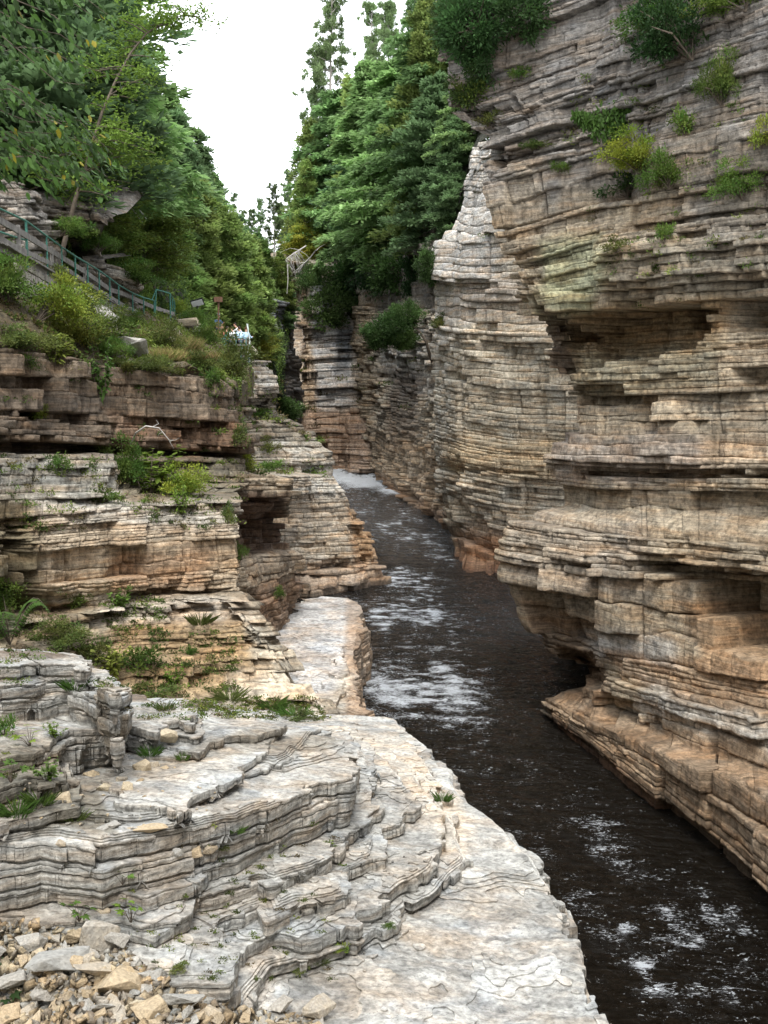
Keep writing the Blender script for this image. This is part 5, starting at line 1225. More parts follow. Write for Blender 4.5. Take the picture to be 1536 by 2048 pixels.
# ---- left cliffs
for a in [
 ('weed','lime',300,985,110,90,'bright weedy bush on the ledge above the pale block band'),
 ('shrub','lime',350,990,110,70,'widest bright leafy shrub on the ledge above the pale block band'),
 ('weed','green',262,900,90,110,'tall feathery weed in front of the dark overhanging band'),
 ('shrub','green',250,960,90,90,'shrub left of the bright weeds on the middle ledge'),
 ('weed','lime',362,1030,40,60,'lime sprig hanging over the pale block band'),
 ('bush','green',118,940,46,40,'small plant on the grey left ledge under the overhang'),
 ('bush','green',205,1005,60,36,'low plant at the left end of the middle ledge'),
 ('weed','green',205,800,60,110,'hanging plant on the dark overhanging band'),
 ('bush','lime',82,838,34,34,'lime tuft hanging on the dark overhanging band at the left'),
 ('bush','green',130,890,60,18,'low green strip under the overhang at the left'),
 ('bush','lime',495,940,34,30,'lime tuft at the top of the dark rock tower'),
 ('bush','green',545,942,46,30,'green tuft in the corner behind the dark rock tower'),
 ('cedarbush','cedar',562,815,80,70,'small cedar on the rock buttress under the lookout'),
 ('bush','green',520,835,50,24,'low green tuft left of the small cedar under the lookout'),
 ('bush','olive',540,900,50,26,'olive tuft on the lower buttress under the lookout'),
 ('bush','olive',470,890,50,50,'olive weeds where the overhanging band meets the buttress'),
 ('weed','green',235,1225,60,50,'leafy weed at the foot of the pale block band'),
 ('bush','green',155,1215,60,40,'weed left of the leafy one at the foot of the pale block band'),
 ('fern','green',20,1290,170,120,'big fern clump at the left frame edge'),
 ('shrub','green',12,1215,120,70,'leafy clump above the fern at the left frame edge'),
 ('shrub','olive',120,1290,110,50,'weedy clump right of the fern at the left frame edge'),
 ('weed','yellow',228,1350,80,60,'yellow green weed in the trough behind the foreground ledges'),
 ('bush','green',280,1340,90,60,'green bush in the trough behind the foreground ledges'),
 ('bush','olive',190,1325,80,46,'olive bush at the left of the trough'),
 ('weed','lime',345,1370,44,44,'small lime weed at the right of the trough'),
 ('bush','olive',300,1395,100,26,'low olive growth along the foot of the orange ledge'),
 ('grass','olive',400,1250,50,30,'grass tuft on the orange ledge'),
 ('bush','olive',455,1045,36,40,'olive plant at the right corner of the pale block band'),
 ('bush','green',480,1120,30,40,'moss tuft right of the pale block band'),
 ('bush','green',555,1195,30,26,'green tuft low on the dark rock tower'),
 ('grass','green',545,1415,70,26,'grass along the joint behind the foreground slab'),
 ('grass','green',590,1432,60,24,'grass tuft near the river end of the joint'),
 ('grass','olive',460,1400,70,24,'olive grass at the middle of the joint'),
 ('bush','olive',600,1440,60,16,'low moss strip where the orange ledge meets the pale slab'),
 ('bush','green',380,1310,26,22,'tiny green plant on the face of the orange ledge'),
 ('shrub','olive',470,760,110,90,'weeds at the right end of the cliff top below the lookout'),
 ('bush','green',420,770,50,36,'green tuft on the upper edge of the overhanging band'),
 ('bush','olive',250,745,60,30,'olive tuft on the upper edge of the overhanging band')]:
    plant(*a[:7], LP, 'plant')
# ---- slope under the walkway
for i, (kind, c, px, py, w_, h_, lab) in enumerate([
 ('shrub','lime',70,640,130,110,'large yellow green bush on the slope at the left'),
 ('shrub','yellow',150,690,110,80,'yellow bush on the slope above the dark overhanging band'),
 ('shrub','green',20,600,120,90,'green bush at the left frame edge below the walkway'),
 ('shrub','olive',110,590,110,70,'olive bush right below the masonry of the walkway'),
 ('shrub','green',190,660,100,60,'green bush in the middle of the slope'),
 ('shrub','green',150,625,90,50,'green bush under the leaning grey rock slab'),
 ('weed','yellow',110,730,70,60,'yellow weed on the cliff edge at the left'),
 ('shrub','olive',40,700,120,60,'olive bush on the cliff edge at the left frame edge'),
 ('shrub','green',215,715,70,50,'green bush left of the grey boulder'),
 ('shrub','olive',330,700,90,50,'dry olive bush right of the grey boulder'),
 ('drygrass','straw',300,685,60,26,'straw coloured dry grass in the middle of the slope'),
 ('drygrass','straw',360,700,70,30,'straw coloured dry grass below the gate of the railing'),
 ('drygrass','straw',330,720,70,26,'straw coloured dry grass just above the cliff edge'),
 ('drygrass','straw',400,725,60,24,'straw coloured dry grass right of the others'),
 ('shrub','green',265,655,60,40,'green bush against the railing posts'),
 ('shrub','green',375,650,60,34,'green bush at the low ledge below the information panel'),
 ('shrub','green',425,690,60,50,'green bush left of the people on the lookout'),
 ('shrub','lime',350,625,36,30,'lime bush at the foot of the railing gate'),
 ('shrub','olive',400,740,90,44,'olive bush on the cliff edge below the dry grass'),
 ('weed','green',180,700,60,60,'green weed between the yellow bush and the boulder'),
 ('shrub','olive',235,620,50,30,'olive bush among the lower railing posts'),
 ('shrub','green',10,545,90,70,'dark green bush at the left frame edge beside the masonry'),
 ('shrub','lime',515,705,60,24,'lime bush on top of the lookout rock'),
 ('shrub','green',200,500,60,50,'bush behind the boards of the walkway'),
 ('shrub','green',120,470,70,40,'bush in the hollow above the walkway'),
 ('shrub','green',275,570,90,50,'bush on top of the low rock ledge by the walkway'),
 ('shrub','yellow',30,560,60,50,'yellowish bush hanging beside the masonry at the left'),
 ('weed','lime',95,640,70,70,'lime sapling on the slope in front of the large bush'),
 ('weed','green',255,700,60,50,'weed leaning on the grey boulder'),
 ('shrub','olive',300,745,90,34,'olive bush hanging over the cliff edge'),
 ('shrub','green',60,745,90,40,'green bush hanging over the cliff edge at the left')]):
    plant(kind, c, px, py, w_, h_, lab, SP_, 'bush')
# ---- ground cover nobody could count
def cover(name, P, n, label, seed, cols, size, hgt, keep):
    rs = np.random.RandomState(seed); Lv = Leaves(); R, C = P.shape[:2]
    i = rs.uniform(0, R - 1.001, n); j = rs.uniform(0, C - 1.001, n); a = i.astype(int); b = j.astype(int); fi = (i - a)[:, None]; fj = (j - b)[:, None]
    Q = P[a, b] * (1 - fi) * (1 - fj) + P[a + 1, b] * fi * (1 - fj) + P[a, b + 1] * (1 - fi) * fj + P[a + 1, b + 1] * fi * fj
    m = vnoise(Q[:, 0] * .8, Q[:, 1] * .8, Q[:, 2] * .8, seed) + .4 * vnoise(Q[:, 0] * 3, Q[:, 1] * 3, Q[:, 2] * 3, seed + 1)
    px, py = proj(Q); k_ = (m > keep) & (px > -80) & (px < 620) & (py > -50); Q = Q[k_]; m = m[k_]; n = len(Q)
    Q[:, 2] += rs.uniform(-.02, 1, n) ** 1.5 * hgt * np.clip(m - keep, .15, 1)
    D = unit(rv(rs, n) + [0, -.2, .35]); U = unit(np.cross(D, rv(rs, n) * .6 + np.array([0, 0, 1]))); cc = np.array(cols)[(np.clip(m * 1.5 + rs.normal(size=n) * .35 + .5, 0, .999) * len(cols)).astype(int)]
    Lv.add(Q, D, U, rs.uniform(.6, 1.4, n) * size, rs.uniform(.2, .34, n) * size, cc * rs.uniform(.7, 1.3, (n, 1)))
    o = Lv.mesh(name); tag(o, label, kind='stuff', cat='undergrowth')
cover('ground_cover', SLOPE, 60000, 'low weeds and dry stalks covering the slope below the walkway', 61, [(.16, .12, .06), (.13, .13, .04), (.10, .16, .035), (.16, .22, .04)], .10, .45, -.15)
cover('undergrowth', HILL, 150000, 'undergrowth covering the floor of the left wood', 63, [(.05, .08, .03), (.08, .13, .035), (.13, .19, .04)], .22, 1.4, -.6)
def ledge_growth(name, regions, tries, label, seed, cols, size, spread):
    rs = np.random.RandomState(seed); Lv = Leaves(); got = 0
    for q in range(tries):
        x0, x1, y0, y1 = regions[rs.randint(len(regions))]; loc, nrm = hit(rs.uniform(x0, x1), rs.uniform(y0, y1))
        if nrm.z < .45 and rs.uniform() > .06: continue
        if vnoise(loc.x * .9, loc.y * .9, loc.z * .9, seed) < -.05: continue
        k = loc.y / FPX * 2; n = rs.randint(18, 60); r = rs.uniform(4, spread) * k; c = np.array(cols[rs.randint(len(cols))]) * rs.uniform(.7, 1.3)
        off = rs.normal(size=(n, 3)) * [r * .6, r * .3, r * .22]; C = np.array(loc) + off + [0, 0, r * .1]; D = unit(rv(rs, n) + [0, -.3, .35]); U = unit(np.cross(D, rv(rs, n)))
        Lv.add(C, D, U, rs.uniform(.6, 1.4, n) * size * k, rs.uniform(.2, .34, n) * size * k, c * rs.uniform(.7, 1.3, (n, 1))); got += 1
    o = Lv.mesh(name); tag(o, label, kind='stuff', cat='plants')
GC = [(.07, .10, .025), (.10, .15, .03), (.16, .20, .04), (.13, .11, .05)]
ledge_growth('ledge_growth', [(960, 1530, 20, 560), (1150, 1530, 150, 620)], 1500, 'small tufts and moss scattered on the ledges of the near right cliff', 71, GC, 2.2, 9)
ledge_growth('ledge_growth', [(0, 480, 700, 1060), (0, 480, 1180, 1440), (470, 650, 720, 960)], 1900, 'small weeds and moss scattered on the ledges of the left cliff', 73, GC, 2.4, 9)
ledge_growth('ledge_growth', [(600, 900, 520, 820)], 300, 'small tufts on the far cliffs', 75, GC, 2.2, 8)
ledge_growth('ledge_growth', [(0, 230, 1400, 1640), (380, 660, 1395, 1440), (240, 700, 1640, 1960)], 520, 'moss and seedlings in the joints of the foreground ledges', 77, GC, 2.2, 5)
# ---- foreground
for a in [
 ('seedling','green',245,1768,56,46,'maple seedling against the dark step in the foreground'),
 ('seedling','green',158,1842,64,50,'largest maple seedling at the edge of the rubble'),
 ('seedling','lime',262,1845,60,60,'pale maple seedling right of the largest one'),
 ('seedling','lime',60,1492,60,46,'maple seedling on the left ledge near the top block'),
 ('seedling','green',22,1565,60,54,'maple seedling at the left frame edge'),
 ('weed','green',95,1560,60,44,'weed right of the seedling at the left frame edge'),
 ('grass','green',35,1630,80,40,'grass tuft on the left ledge'),
 ('grass','green',80,1610,60,36,'second grass tuft on the left ledge beside the broken stones'),
 ('grass','olive',150,1640,50,20,'short olive grass in the joint below the stone pile'),
 ('grass','green',300,1512,44,24,'grass tuft below the cream boulder of the thin slab'),
 ('grass','green',365,1520,30,18,'tiny grass tuft at the end of the thin slab'),
 ('weed','lime',110,1475,40,30,'small weed above the left ledge'),
 ('grass','green',150,1380,50,30,'grass at the foot of the top left block'),
 ('bush','green',10,1470,50,50,'leafy plant under the top left block at the frame edge'),
 ('grass','green',885,1602,40,22,'grass tuft near the river edge of the foreground slabs'),
 ('bush','olive',440,1700,40,16,'moss tuft in the crack of the stepped ledges'),
 ('grass','green',470,1665,44,18,'thin grass under the thick dark step'),
 ('bush','lime',678,1902,30,14,'lime moss at the foot of the stepped ledges'),
 ('bush','olive',590,1940,50,10,'moss line where the stepped ledges meet the bottom slab'),
 ('grass','olive',640,1925,40,10,'short grass on the moss line'),
 ('bush','green',780,1855,26,10,'tiny moss tuft right of the moss line'),
 ('bush','olive',350,1940,40,14,'moss tuft beside the rubble'),
 ('grass','olive',330,1420,40,20,'grass at the back of the thin slab'),
 ('seedling','dark',12,2020,110,110,'dark leaves at the bottom left corner')]:
    plant(*a[:7], FP, 'plant')

# ---- near overhanging branches, upper left
rs = np.random.RandomState(77); Lv = Leaves(); Tb = Tubes(); D0 = 12.0
root_ = V(-330, 900, D0); e = empty('overhanging_tree', root_)
def w3(px, py, D): return np.array(atD(px, py, D)) - np.array(root_)
Tb.add([w3(-330, 900, D0), w3(-320, 600, D0), w3(-300, 300, D0 + .2), w3(-310, 0, D0), w3(-290, -300, D0)], [.22, .19, .16, .13, .08], 8)
for (sy, ex, ey, dd) in [(-60,185,25,12.2),(-20,150,70,11.6),(30,190,120,12.4),(80,175,170,11.8),(120,215,150,13.0),(170,200,260,12.4),(210,225,310,12.9),(215,120,250,11.6),(260,180,345,12.2),(300,240,340,13.2),(330,120,370,11.8),(300,215,350,12.8),(340,150,380,12.2),(-100,230,40,13.4),(-90,120,0,12.0),(290,90,320,12.6),(60,100,120,13.0),(240,250,340,13.6),(300,40,380,12.5),(310,200,375,12.4)]:
    a = w3(-300, sy, D0); b = w3(ex, ey, dd); t = np.linspace(0, 1, 9)[:, None]
    ln = np.linalg.norm(b - a); pts = a * (1 - t) + b * t + np.array([0, 0, 1]) * (.12 * ln * np.sin(t * 3.1) - 0) + rs.normal(size=(9, 3)) * .02
    pts[1:-1] += rs.normal(size=(7, 3)) * .07; Tb.add(pts, np.linspace(.016, .003, 9), 5)
    n = 120; q = rs.uniform(.25, 1.0, n); C = np.stack([np.interp(q, t[:, 0], pts[:, j]) for j in range(3)], -1) + rs.normal(size=(n, 3)) * [.05, .22, .07]
    sg = rs.choice([-1, 1], n); D = unit(np.stack([.45 + 0 * q, sg * rs.uniform(.2, .9, n), -rs.uniform(.3, 1.1, n)], -1) + rs.normal(size=(n, 3)) * .25)
    U = unit(np.cross(D, np.array([.2, -.5, .8]) + rs.normal(size=(n, 3)) * .35))
    col = np.array((.045, .085, .018)) * rs.uniform(.4, 1.6, (n, 1)) * np.where(rs.uniform(size=(n, 1)) < .04, np.array([[4.0, 1.8, 1.0]]), np.array([[1, 1, 1.]]))
    Lv.add(C, D, U, rs.uniform(.085, .14, n), rs.uniform(.024, .036, n), col, droop=.15)
for o in (Tb.mesh('trunk', 'bark'), Lv.mesh('crown')): o.parent = e
tag(e, 'near tree with large dark leaves overhanging the upper left corner', 'tree')
# ---- slim leaning tree beside the walkway
Lv = Leaves(); Tb = Tubes(); root_ = V(120, 520, 33); e = empty('leaning_tree', root_)
path = [(120,520,33),(138,450,33),(152,395,33),(172,335,33),(186,285,33),(204,225,33),(232,160,33.4),(262,105,33.8),(292,68,34),(330,42,34),(372,28,34)]
tp = np.array([w3(*p) for p in path]); Tb.add(tp, np.linspace(.085, .012, len(tp)), 7)
for b in range(58):
    q = rs.uniform(.22, 1); o = np.array([np.interp(q * (len(tp) - 1), np.arange(len(tp)), tp[:, j]) for j in range(3)])
    right = rs.uniform() < (.75 if q < .7 else .5); az = rs.uniform(-1.1, 1.1) + (0 if right else math.pi); el = rs.uniform(-.15, .55); Lb = rs.uniform(.6, 2.5) * (1.15 - .7 * q)
    d = np.array([math.cos(az) * math.cos(el), math.sin(az) * math.cos(el), math.sin(el)]); t = np.linspace(0, 1, 4)[:, None]
    Tb.add(o + d * Lb * t - np.array([0, 0, .2]) * Lb * t ** 2, np.linspace(.03, .006, 4), 4)
    for k_ in range(int(4 + 4 * Lb)):
        c = o + d * Lb * rs.uniform(.3, 1.05) + rs.normal(size=3) * [.22, .22, .18]; n = 16; off = rs.normal(size=(n, 3)) * [.2, .2, .07]
        D = unit(rv(rs, n) * [1, 1, .4] + [0, 0, -.2]); U = unit(np.cross(D, rv(rs, n) * .5 + np.array([0, 0, 1])))
        Lv.add(c + off, D, U, rs.uniform(.09, .15, n), rs.uniform(.028, .045, n), np.array((.14, .20, .035)) * rs.uniform(.65, 1.3, (n, 1)) )
for o in (Tb.mesh('trunk', 'bark'), Lv.mesh('crown')): o.parent = e
tag(e, 'slim leaning tree with loose light green leaves rising beside the walkway', 'tree')
# ---- dead wood
def deadwood(name, pts, rad, label, cat, twigs=0, seed=0, tl=1.5, tdown=.6):
    rs = np.random.RandomState(seed); P = np.array([atD(*p) for p in pts]); T = Tubes().add(P, np.linspace(rad, rad * .35, len(P)), 6); c = P[0].copy(); n = len(P)
    for k_ in range(twigs):
        q = rs.uniform(.2, 1) * (n - 1); o = np.array([np.interp(q, np.arange(n), P[:, j]) for j in range(3)]); d = unit(np.array([rs.normal(), rs.normal() * .6, -tdown + rs.normal() * .4])[None])[0]; L_ = tl * rs.uniform(.4, 1)
        m_ = o + d * L_ * .5 + rs.normal(size=3) * .1 * L_; T.add([o, m_, o + d * L_ + [0, 0, -.15 * L_]], [rad * .35, rad * .22, rad * .08], 4)
    for i in range(len(T.P)): T.P[i] = T.P[i] - c
    o = T.mesh(name, 'deadwood'); o.location = c; tag(o, label, cat); return o
deadwood('dead_branch', [(597,545,127),(608,528,126),(622,514,125),(632,500,124)], .14, 'bare white forked branch at the left end of the right rim', 'branch', 5, 1, 3, .3)
deadwood('dead_treetop', [(612,492,128),(596,502,127),(580,512,126),(566,524,125)], .10, 'fallen dead treetop with drooping grey twigs beside the forked branch', 'branch', 46, 2, 2.8, .9)
deadwood('dead_sapling', [(575,528,118),(576,560,118),(574,588,118)], .08, 'thin pale dead stem hanging below the dead treetop', 'branch')
deadwood('fallen_log', [(222,365,48),(250,400,48),(286,446,48)], .07, 'long pale fallen log slanting down through the left wood', 'log')
deadwood('fallen_log', [(248,372,52),(275,415,52),(306,455,52)], .06, 'shorter grey fallen log right of the long one', 'log')
p1, _ = hit(262, 888)
deadwood('bare_twig', [(262,888,p1.y - .1),(272,866,p1.y - .6),(292,852,p1.y - .9),(318,856,p1.y - .9),(342,884,p1.y - .5)], .03, 'bare twig arching in front of the dark overhanging band', 'branch', 5, 4, .5, .2)
# ------------------------------------------------------------------ walkway, railings, signs
M['green_paint'] = plain('green_paint', (.045, .16, .12), .45, var=.3, vs=20)
M['board'] = plain('board', (.17, .16, .145), .85, var=.35, vs=6, bump=.4)
M['masonry'] = plain('masonry', (.27, .25, .215), .9, var=.4, vs=5, bump=.6)
M['black_metal'] = plain('black_metal', (.02, .022, .02), .5, var=.1)
M['white_face'] = plain('white_face', (.75, .78, .80), .25, var=.08, vs=30)
M['rusty'] = plain('rusty', (.13, .07, .045), .8, var=.3, vs=15)
M['pale_metal'] = plain('pale_metal', (.50, .56, .53), .4, var=.15, vs=20)
M['teal_paint'] = plain('teal_paint', (.12, .22, .21), .5, var=.25, vs=20)
def boxmesh(name, a, b, wd, ht, mat, parent=None, up=Vector((0, 0, 1))):
    """board from a to b, wd across, ht high, with small bevel"""
    a, b = Vector(a), Vector(b); d = (b - a); L = d.length; d.normalize(); s = d.cross(up).normalized(); u = s.cross(d)
    co = []
    for t in (a, b):
        for (i, j) in ((-1, -1), (1, -1), (1, 1), (-1, 1)): co.append(t + s * wd / 2 * i + u * ht / 2 * j)
    f = [(0, 1, 2, 3), (7, 6, 5, 4), (0, 4, 5, 1), (1, 5, 6, 2), (2, 6, 7, 3), (3, 7, 4, 0)]
    me = bpy.data.meshes.new(name); me.from_pydata([tuple(q) for q in co], [], f); me.materials.append(M[mat]); me.update()
    o = bpy.data.objects.new(name, me); COL.objects.link(o); md = o.modifiers.new('bevel', 'BEVEL'); md.width = min(wd, ht) * .15; md.segments = 2
    if parent:
        o.parent = parent; o.matrix_parent_inverse = Matrix.Translation(-parent.location)
    return o
def pipe(name, pts, rad, mat, parent):
    T = Tubes().add([list(p) for p in pts], rad, 8); o = T.mesh(name, mat); o.parent = parent; o.matrix_parent_inverse = Matrix.Translation(-parent.location); return o
def Drail(px): return float(np.interp(px, [-120, 0, 50, 120, 240, 308, 345], [21.0, 24.5, 27, 31, 38, 43, 45]))
tops = [(16,425),(52,442),(93,472),(123,494),(150,512),(175,527),(198,541),(219,556),(237,570),(265,586),(287,595),(308,601)]
bots = {52:510, 93:548, 123:557, 150:574, 175:585, 198:594, 219:611, 237:622, 265:644, 287:636, 308:632}
e = empty('handrail', V(52, 510, Drail(52)))
pl = [V(-120, 360, 21), V(-50, 395, 22.7)] + [V(x, y, Drail(x)) for x, y in tops]
pipe('top_rail', pl, .028, 'green_paint', e)
pipe('lower_rail', [V(-120, 420, 21.2), V(0, 464, Drail(0)), V(30, 474, Drail(30)), V(51, 480, Drail(51))], .026, 'green_paint', e)
for x, yb in bots.items():
    yt = dict(tops)[x]; D = Drail(x); b_ = V(x, yb + 4, D); tt = V(x, yt, D); pipe('post', [Vector((tt.x, tt.y, b_.z - .3)), tt], .036 if x in (52,) else .027, 'green_paint', e)
tag(e, 'long green pipe handrail running down the outer side of the walkway', 'railing')
e = empty('rail_gate', V(310, 634, 43.2))
g1t, g1b, g2t, g2b = V(312, 579, 43.2), V(310, 636, 43.2), V(340, 587, 44.6), V(341, 638, 44.6)
pipe('post', [g1b, g1t], .035, 'green_paint', e); pipe('post', [g2b, g2t], .035, 'green_paint', e); pipe('top_rail', [g1t, g2t], .03, 'green_paint', e)
pipe('brace', [V(304, 600, 43.0), g1t], .025, 'green_paint', e)
pipe('side_rail', [g2t, V(349, 602, 47.5), V(350, 612, 50)], .025, 'green_paint', e)
for x, y, D in ((345, 596, 46), (348, 603, 47.5), (350, 612, 50)): pipe('post', [V(x, y + 36, D), V(x, y, D)], .025, 'green_paint', e)
tag(e, 'green pipe frame at the lower end of the walkway where the handrail ends', 'railing')
# walkway: stringer boards on the rock side, treads between
e = empty('wooden_walkway', V(150, 575, 36))
inn = 1.25
def off_(p, d): return p + Vector((-.10, 1, 0)).normalized() * d
lines = [[(-60,402),(8,441),(82,487),(153,531),(208,570),(238,580),(300,608),(342,622)], [(-60,440),(0,474),(55,501),(123,531),(191,575),(235,602),(273,621),(330,634)]]
for li, ln in enumerate(lines):
    for p, q in zip(ln[:-1], ln[1:]):
        boxmesh('side_board', off_(V(*p, Drail(p[0])), inn + .02 * li), off_(V(*q, Drail(q[0])), inn + .02 * li), .05, .17 if li == 0 else .14, 'board', e)
for p, q in zip([(-60,470),(0,493),(49,520),(96,548),(164,580),(230,615),(268,636)], [(0,493),(49,520),(96,548),(164,580),(230,615),(268,636),(310,638)]):
    boxmesh('stringer', off_(V(*p, Drail(p[0])), .12), off_(V(*q, Drail(q[0])), .12), .06, .26, 'board', e)
for i in range(34):
    x = -40 + i * 10.5; y = float(np.interp(x, [-60, 0, 49, 96, 164, 230, 268, 330], [470, 493, 520, 548, 580, 615, 636, 640])) - 6; D = Drail(x); a = V(x, y, D) ; 
    boxmesh('tread', off_(a, .1), off_(a, inn - .05), .30, .045, 'board', e)
for x, y in ((8,441),(82,487),(153,531),(208,570),(300,608)):
    p = off_(V(x, y, Drail(x)), inn + .07); boxmesh('board_post', p + Vector((0, 0, .15)), p - Vector((0, 0, 1.2)), .09, .09, 'board', e, up=Vector((0, 1, 0)))
tag(e, 'grey weathered wooden walkway with long side boards descending the left hillside', 'walkway')
# masonry footing of the walkway
def blockwall(name, pts_top, drop, th, mat, label, cat, seed):
    rs = np.random.RandomState(seed); P = []; F = []; n = 0
    for p, q in zip(pts_top[:-1], pts_top[1:]):
        a, b = V(*p), V(*q); L = (b - a).length; d = (b - a).normalized(); nb = max(1, int(L / .5)); s = Vector((d.y, -d.x, 0)).normalized()
        for r in range(int(drop / .22)):
            x = 0
            while x < L:
                w_ = min(rs.uniform(.28, .6), L - x); c0 = a + d * x - Vector((0, 0, r * .22)); c1 = a + d * (x + w_ - .015) - Vector((0, 0, r * .22)); o = rs.uniform(0, .05)
                for c in (c0, c1):
                    for dz in (-.205, 0):
                        for dd in (o, -th): P.append(tuple(c + s * dd + Vector((0, 0, dz))))
                F += [tuple(n + k for k in f) for f in ((0, 4, 6, 2), (2, 6, 7, 3), (0, 2, 3, 1), (4, 5, 7, 6), (0, 1, 5, 4), (1, 3, 7, 5))]; n += 8; x += w_
    me = bpy.data.meshes.new(name); me.from_pydata(P, [], F); me.materials.append(M[mat]); me.update(); o = bpy.data.objects.new(name, me); COL.objects.link(o)
    md = o.modifiers.new('bevel', 'BEVEL'); md.width = .015; tag(o, label, cat); return o
blockwall('stone_footing', [(50, 524, 27.1), (96, 552, 29.5), (164, 584, 33.6), (225, 617, 37.2)], 1.0, .3, 'masonry', 'stone block footing under the upper walkway', 'wall', 5)
# leaning slab and boulders of the slope
def stone_mesh(name, seed, flat=.5, n=16, sharp=.12, mat='stone', sub=1):
    import bmesh
    rs = np.random.RandomState(seed); bm = bmesh.new()
    for k in range(n):
        v = rs.normal(size=3); v /= np.linalg.norm(v); v = np.sign(v) * np.abs(v) ** .62; v *= rs.uniform(.8, 1.05)
        bm.verts.new((v[0] * .5, v[1] * .42, v[2] * .5 * flat))
    r = bmesh.ops.convex_hull(bm, input=bm.verts); 
    bmesh.ops.delete(bm, geom=list({g for g in r['geom_interior'] + r['geom_unused'] if isinstance(g, bmesh.types.BMVert)}), context='VERTS')
    bmesh.ops.dissolve_limit(bm, angle_limit=math.radians(14), verts=bm.verts, edges=bm.edges)
    bmesh.ops.bevel(bm, geom=list(bm.edges), offset=.018, segments=2, affect='EDGES', profile=.6)
    bmesh.ops.triangulate(bm, faces=bm.faces)
    bmesh.ops.subdivide_edges(bm, edges=[e_ for e_ in bm.edges if e_.calc_length() > .12], cuts=2, use_grid_fill=True)
    bm.normal_update()
    co = np.array([v.co[:] for v in bm.verts]); nz = fbm(co[:, 0] * 5 + seed, co[:, 1] * 5, co[:, 2] * 9, seed, 3) * .028
    for v, d in zip(bm.verts, nz): v.co += v.normal * d
    me = bpy.data.meshes.new(name); bm.to_mesh(me); bm.free(); me.materials.append(M[mat]); return me
def stonemat(name, rgb, rgb2):
    m, t, b = newmat(name); L = t.links; g = nd(t, 'ShaderNodeTexCoord'); oi = nd(t, 'ShaderNodeObjectInfo')
    n1 = nd(t, 'ShaderNodeTexNoise'); n1.inputs['Scale'].default_value = 3.0; n1.inputs['Detail'].default_value = 7; n1.inputs['Roughness'].default_value = .65; L.new(g.outputs['Object'], n1.inputs['Vector'])
    ad = nd(t, 'ShaderNodeMath', operation='ADD'); L.new(n1.outputs['Fac'], ad.inputs[0]); L.new(oi.outputs['Random'], ad.inputs[1])
    mr = nd(t, 'ShaderNodeMapRange'); mr.inputs['From Min'].default_value = .45; mr.inputs['From Max'].default_value = 1.55; L.new(ad.outputs[0], mr.inputs['Value'])
    mi = nd(t, 'ShaderNodeMix', data_type='RGBA'); mi.inputs['A'].default_value = (*rgb, 1); mi.inputs['B'].default_value = (*rgb2, 1); L.new(mr.outputs[0], mi.inputs['Factor'])
    n2 = nd(t, 'ShaderNodeTexNoise'); n2.inputs['Scale'].default_value = 14; n2.inputs['Detail'].default_value = 6; L.new(g.outputs['Object'], n2.inputs['Vector'])
    m2 = nd(t, 'ShaderNodeMapRange'); m2.inputs['From Min'].default_value = .3; m2.inputs['From Max'].default_value = .7; m2.inputs['To Min'].default_value = .7; m2.inputs['To Max'].default_value = 1.25; L.new(n2.outputs['Fac'], m2.inputs['Value'])
    sc = nd(t, 'ShaderNodeVectorMath', operation='SCALE'); L.new(mi.outputs['Result'], sc.inputs[0]); L.new(m2.outputs[0], sc.inputs['Scale']); L.new(sc.outputs[0], b.inputs['Base Color'])
    b.inputs['Roughness'].default_value = .88; bp = nd(t, 'ShaderNodeBump'); bp.inputs['Strength'].default_value = .5; bp.inputs['Distance'].default_value = .03; L.new(n2.outputs['Fac'], bp.inputs['Height']); L.new(bp.outputs[0], b.inputs['Normal'])
    return m
M['stone'] = stonemat('stone', (.34, .335, .31), (.43, .33, .20)); M['stone_ochre'] = stonemat('stone_ochre', (.44, .38, .27), (.38, .29, .18)); M['stone_grey'] = stonemat('stone_grey', (.30, .30, .28), (.36, .33, .28))
SM = [stone_mesh('stone', 300 + i, [.42, .55, .35, .7, .5, .3, .6, .45][i], 13 + i) for i in range(8)]
SO = [stone_mesh('stone', 400 + i, .55, 13, mat='stone_ochre') for i in range(3)]; SG = [stone_mesh('stone', 500 + i, .34, 12, mat='stone_grey') for i in range(3)]
def stone(me, px, py, wpx, label, group=None, cat='stone', D=None, rot=(0, 0, 0), asp=(1, 1, 1), sink=.12, name='stone'):
    loc = hit(px, py)[0] if D is None else V(px, py, D); k = loc.y / FPX / CP; s = wpx * k
    o = bpy.data.objects.new(name, me); COL.objects.link(o); o.scale = (s * asp[0], s * asp[1], s * asp[2]); o.rotation_euler = rot; o.location = loc + Vector((0, 0, s * asp[2] * (.22 - sink)))
    tag(o, label, cat, group); return o
stone(SG[0], 185, 625, 130, 'long grey slab of rock leaning down the slope under the railing', cat='rock', rot=(.1, .55, .4), asp=(1.1, .7, .9), name='rock_slab')
stone(SG[1], 262, 712, 90, 'rounded grey boulder on the slope above the dark overhanging band', cat='rock', rot=(0, .1, .4), asp=(1, 1, 1.6), name='boulder')
stone(SM[1], 370, 650, 70, 'flat grey rock ledge block below the information panel', cat='rock', rot=(0, 0, .2), asp=(1, 1, .6), name='rock_slab')
stone(SG[2], 395, 668, 60, 'thin pale slab just below the flat ledge block', cat='rock', rot=(0, .15, .1), asp=(1, 1, .5), name='rock_slab')
stone(SM[3], 322, 690, 70, 'buried brownish boulder below the railing gate', cat='rock', rot=(0, .15, 1.1), asp=(1, 1, .7), name='boulder')
stone(SM[2], 500, 700, 46, 'pointed rock on the lookout beside the pole', cat='rock', D=58, rot=(0, .8, .1), name='rock')
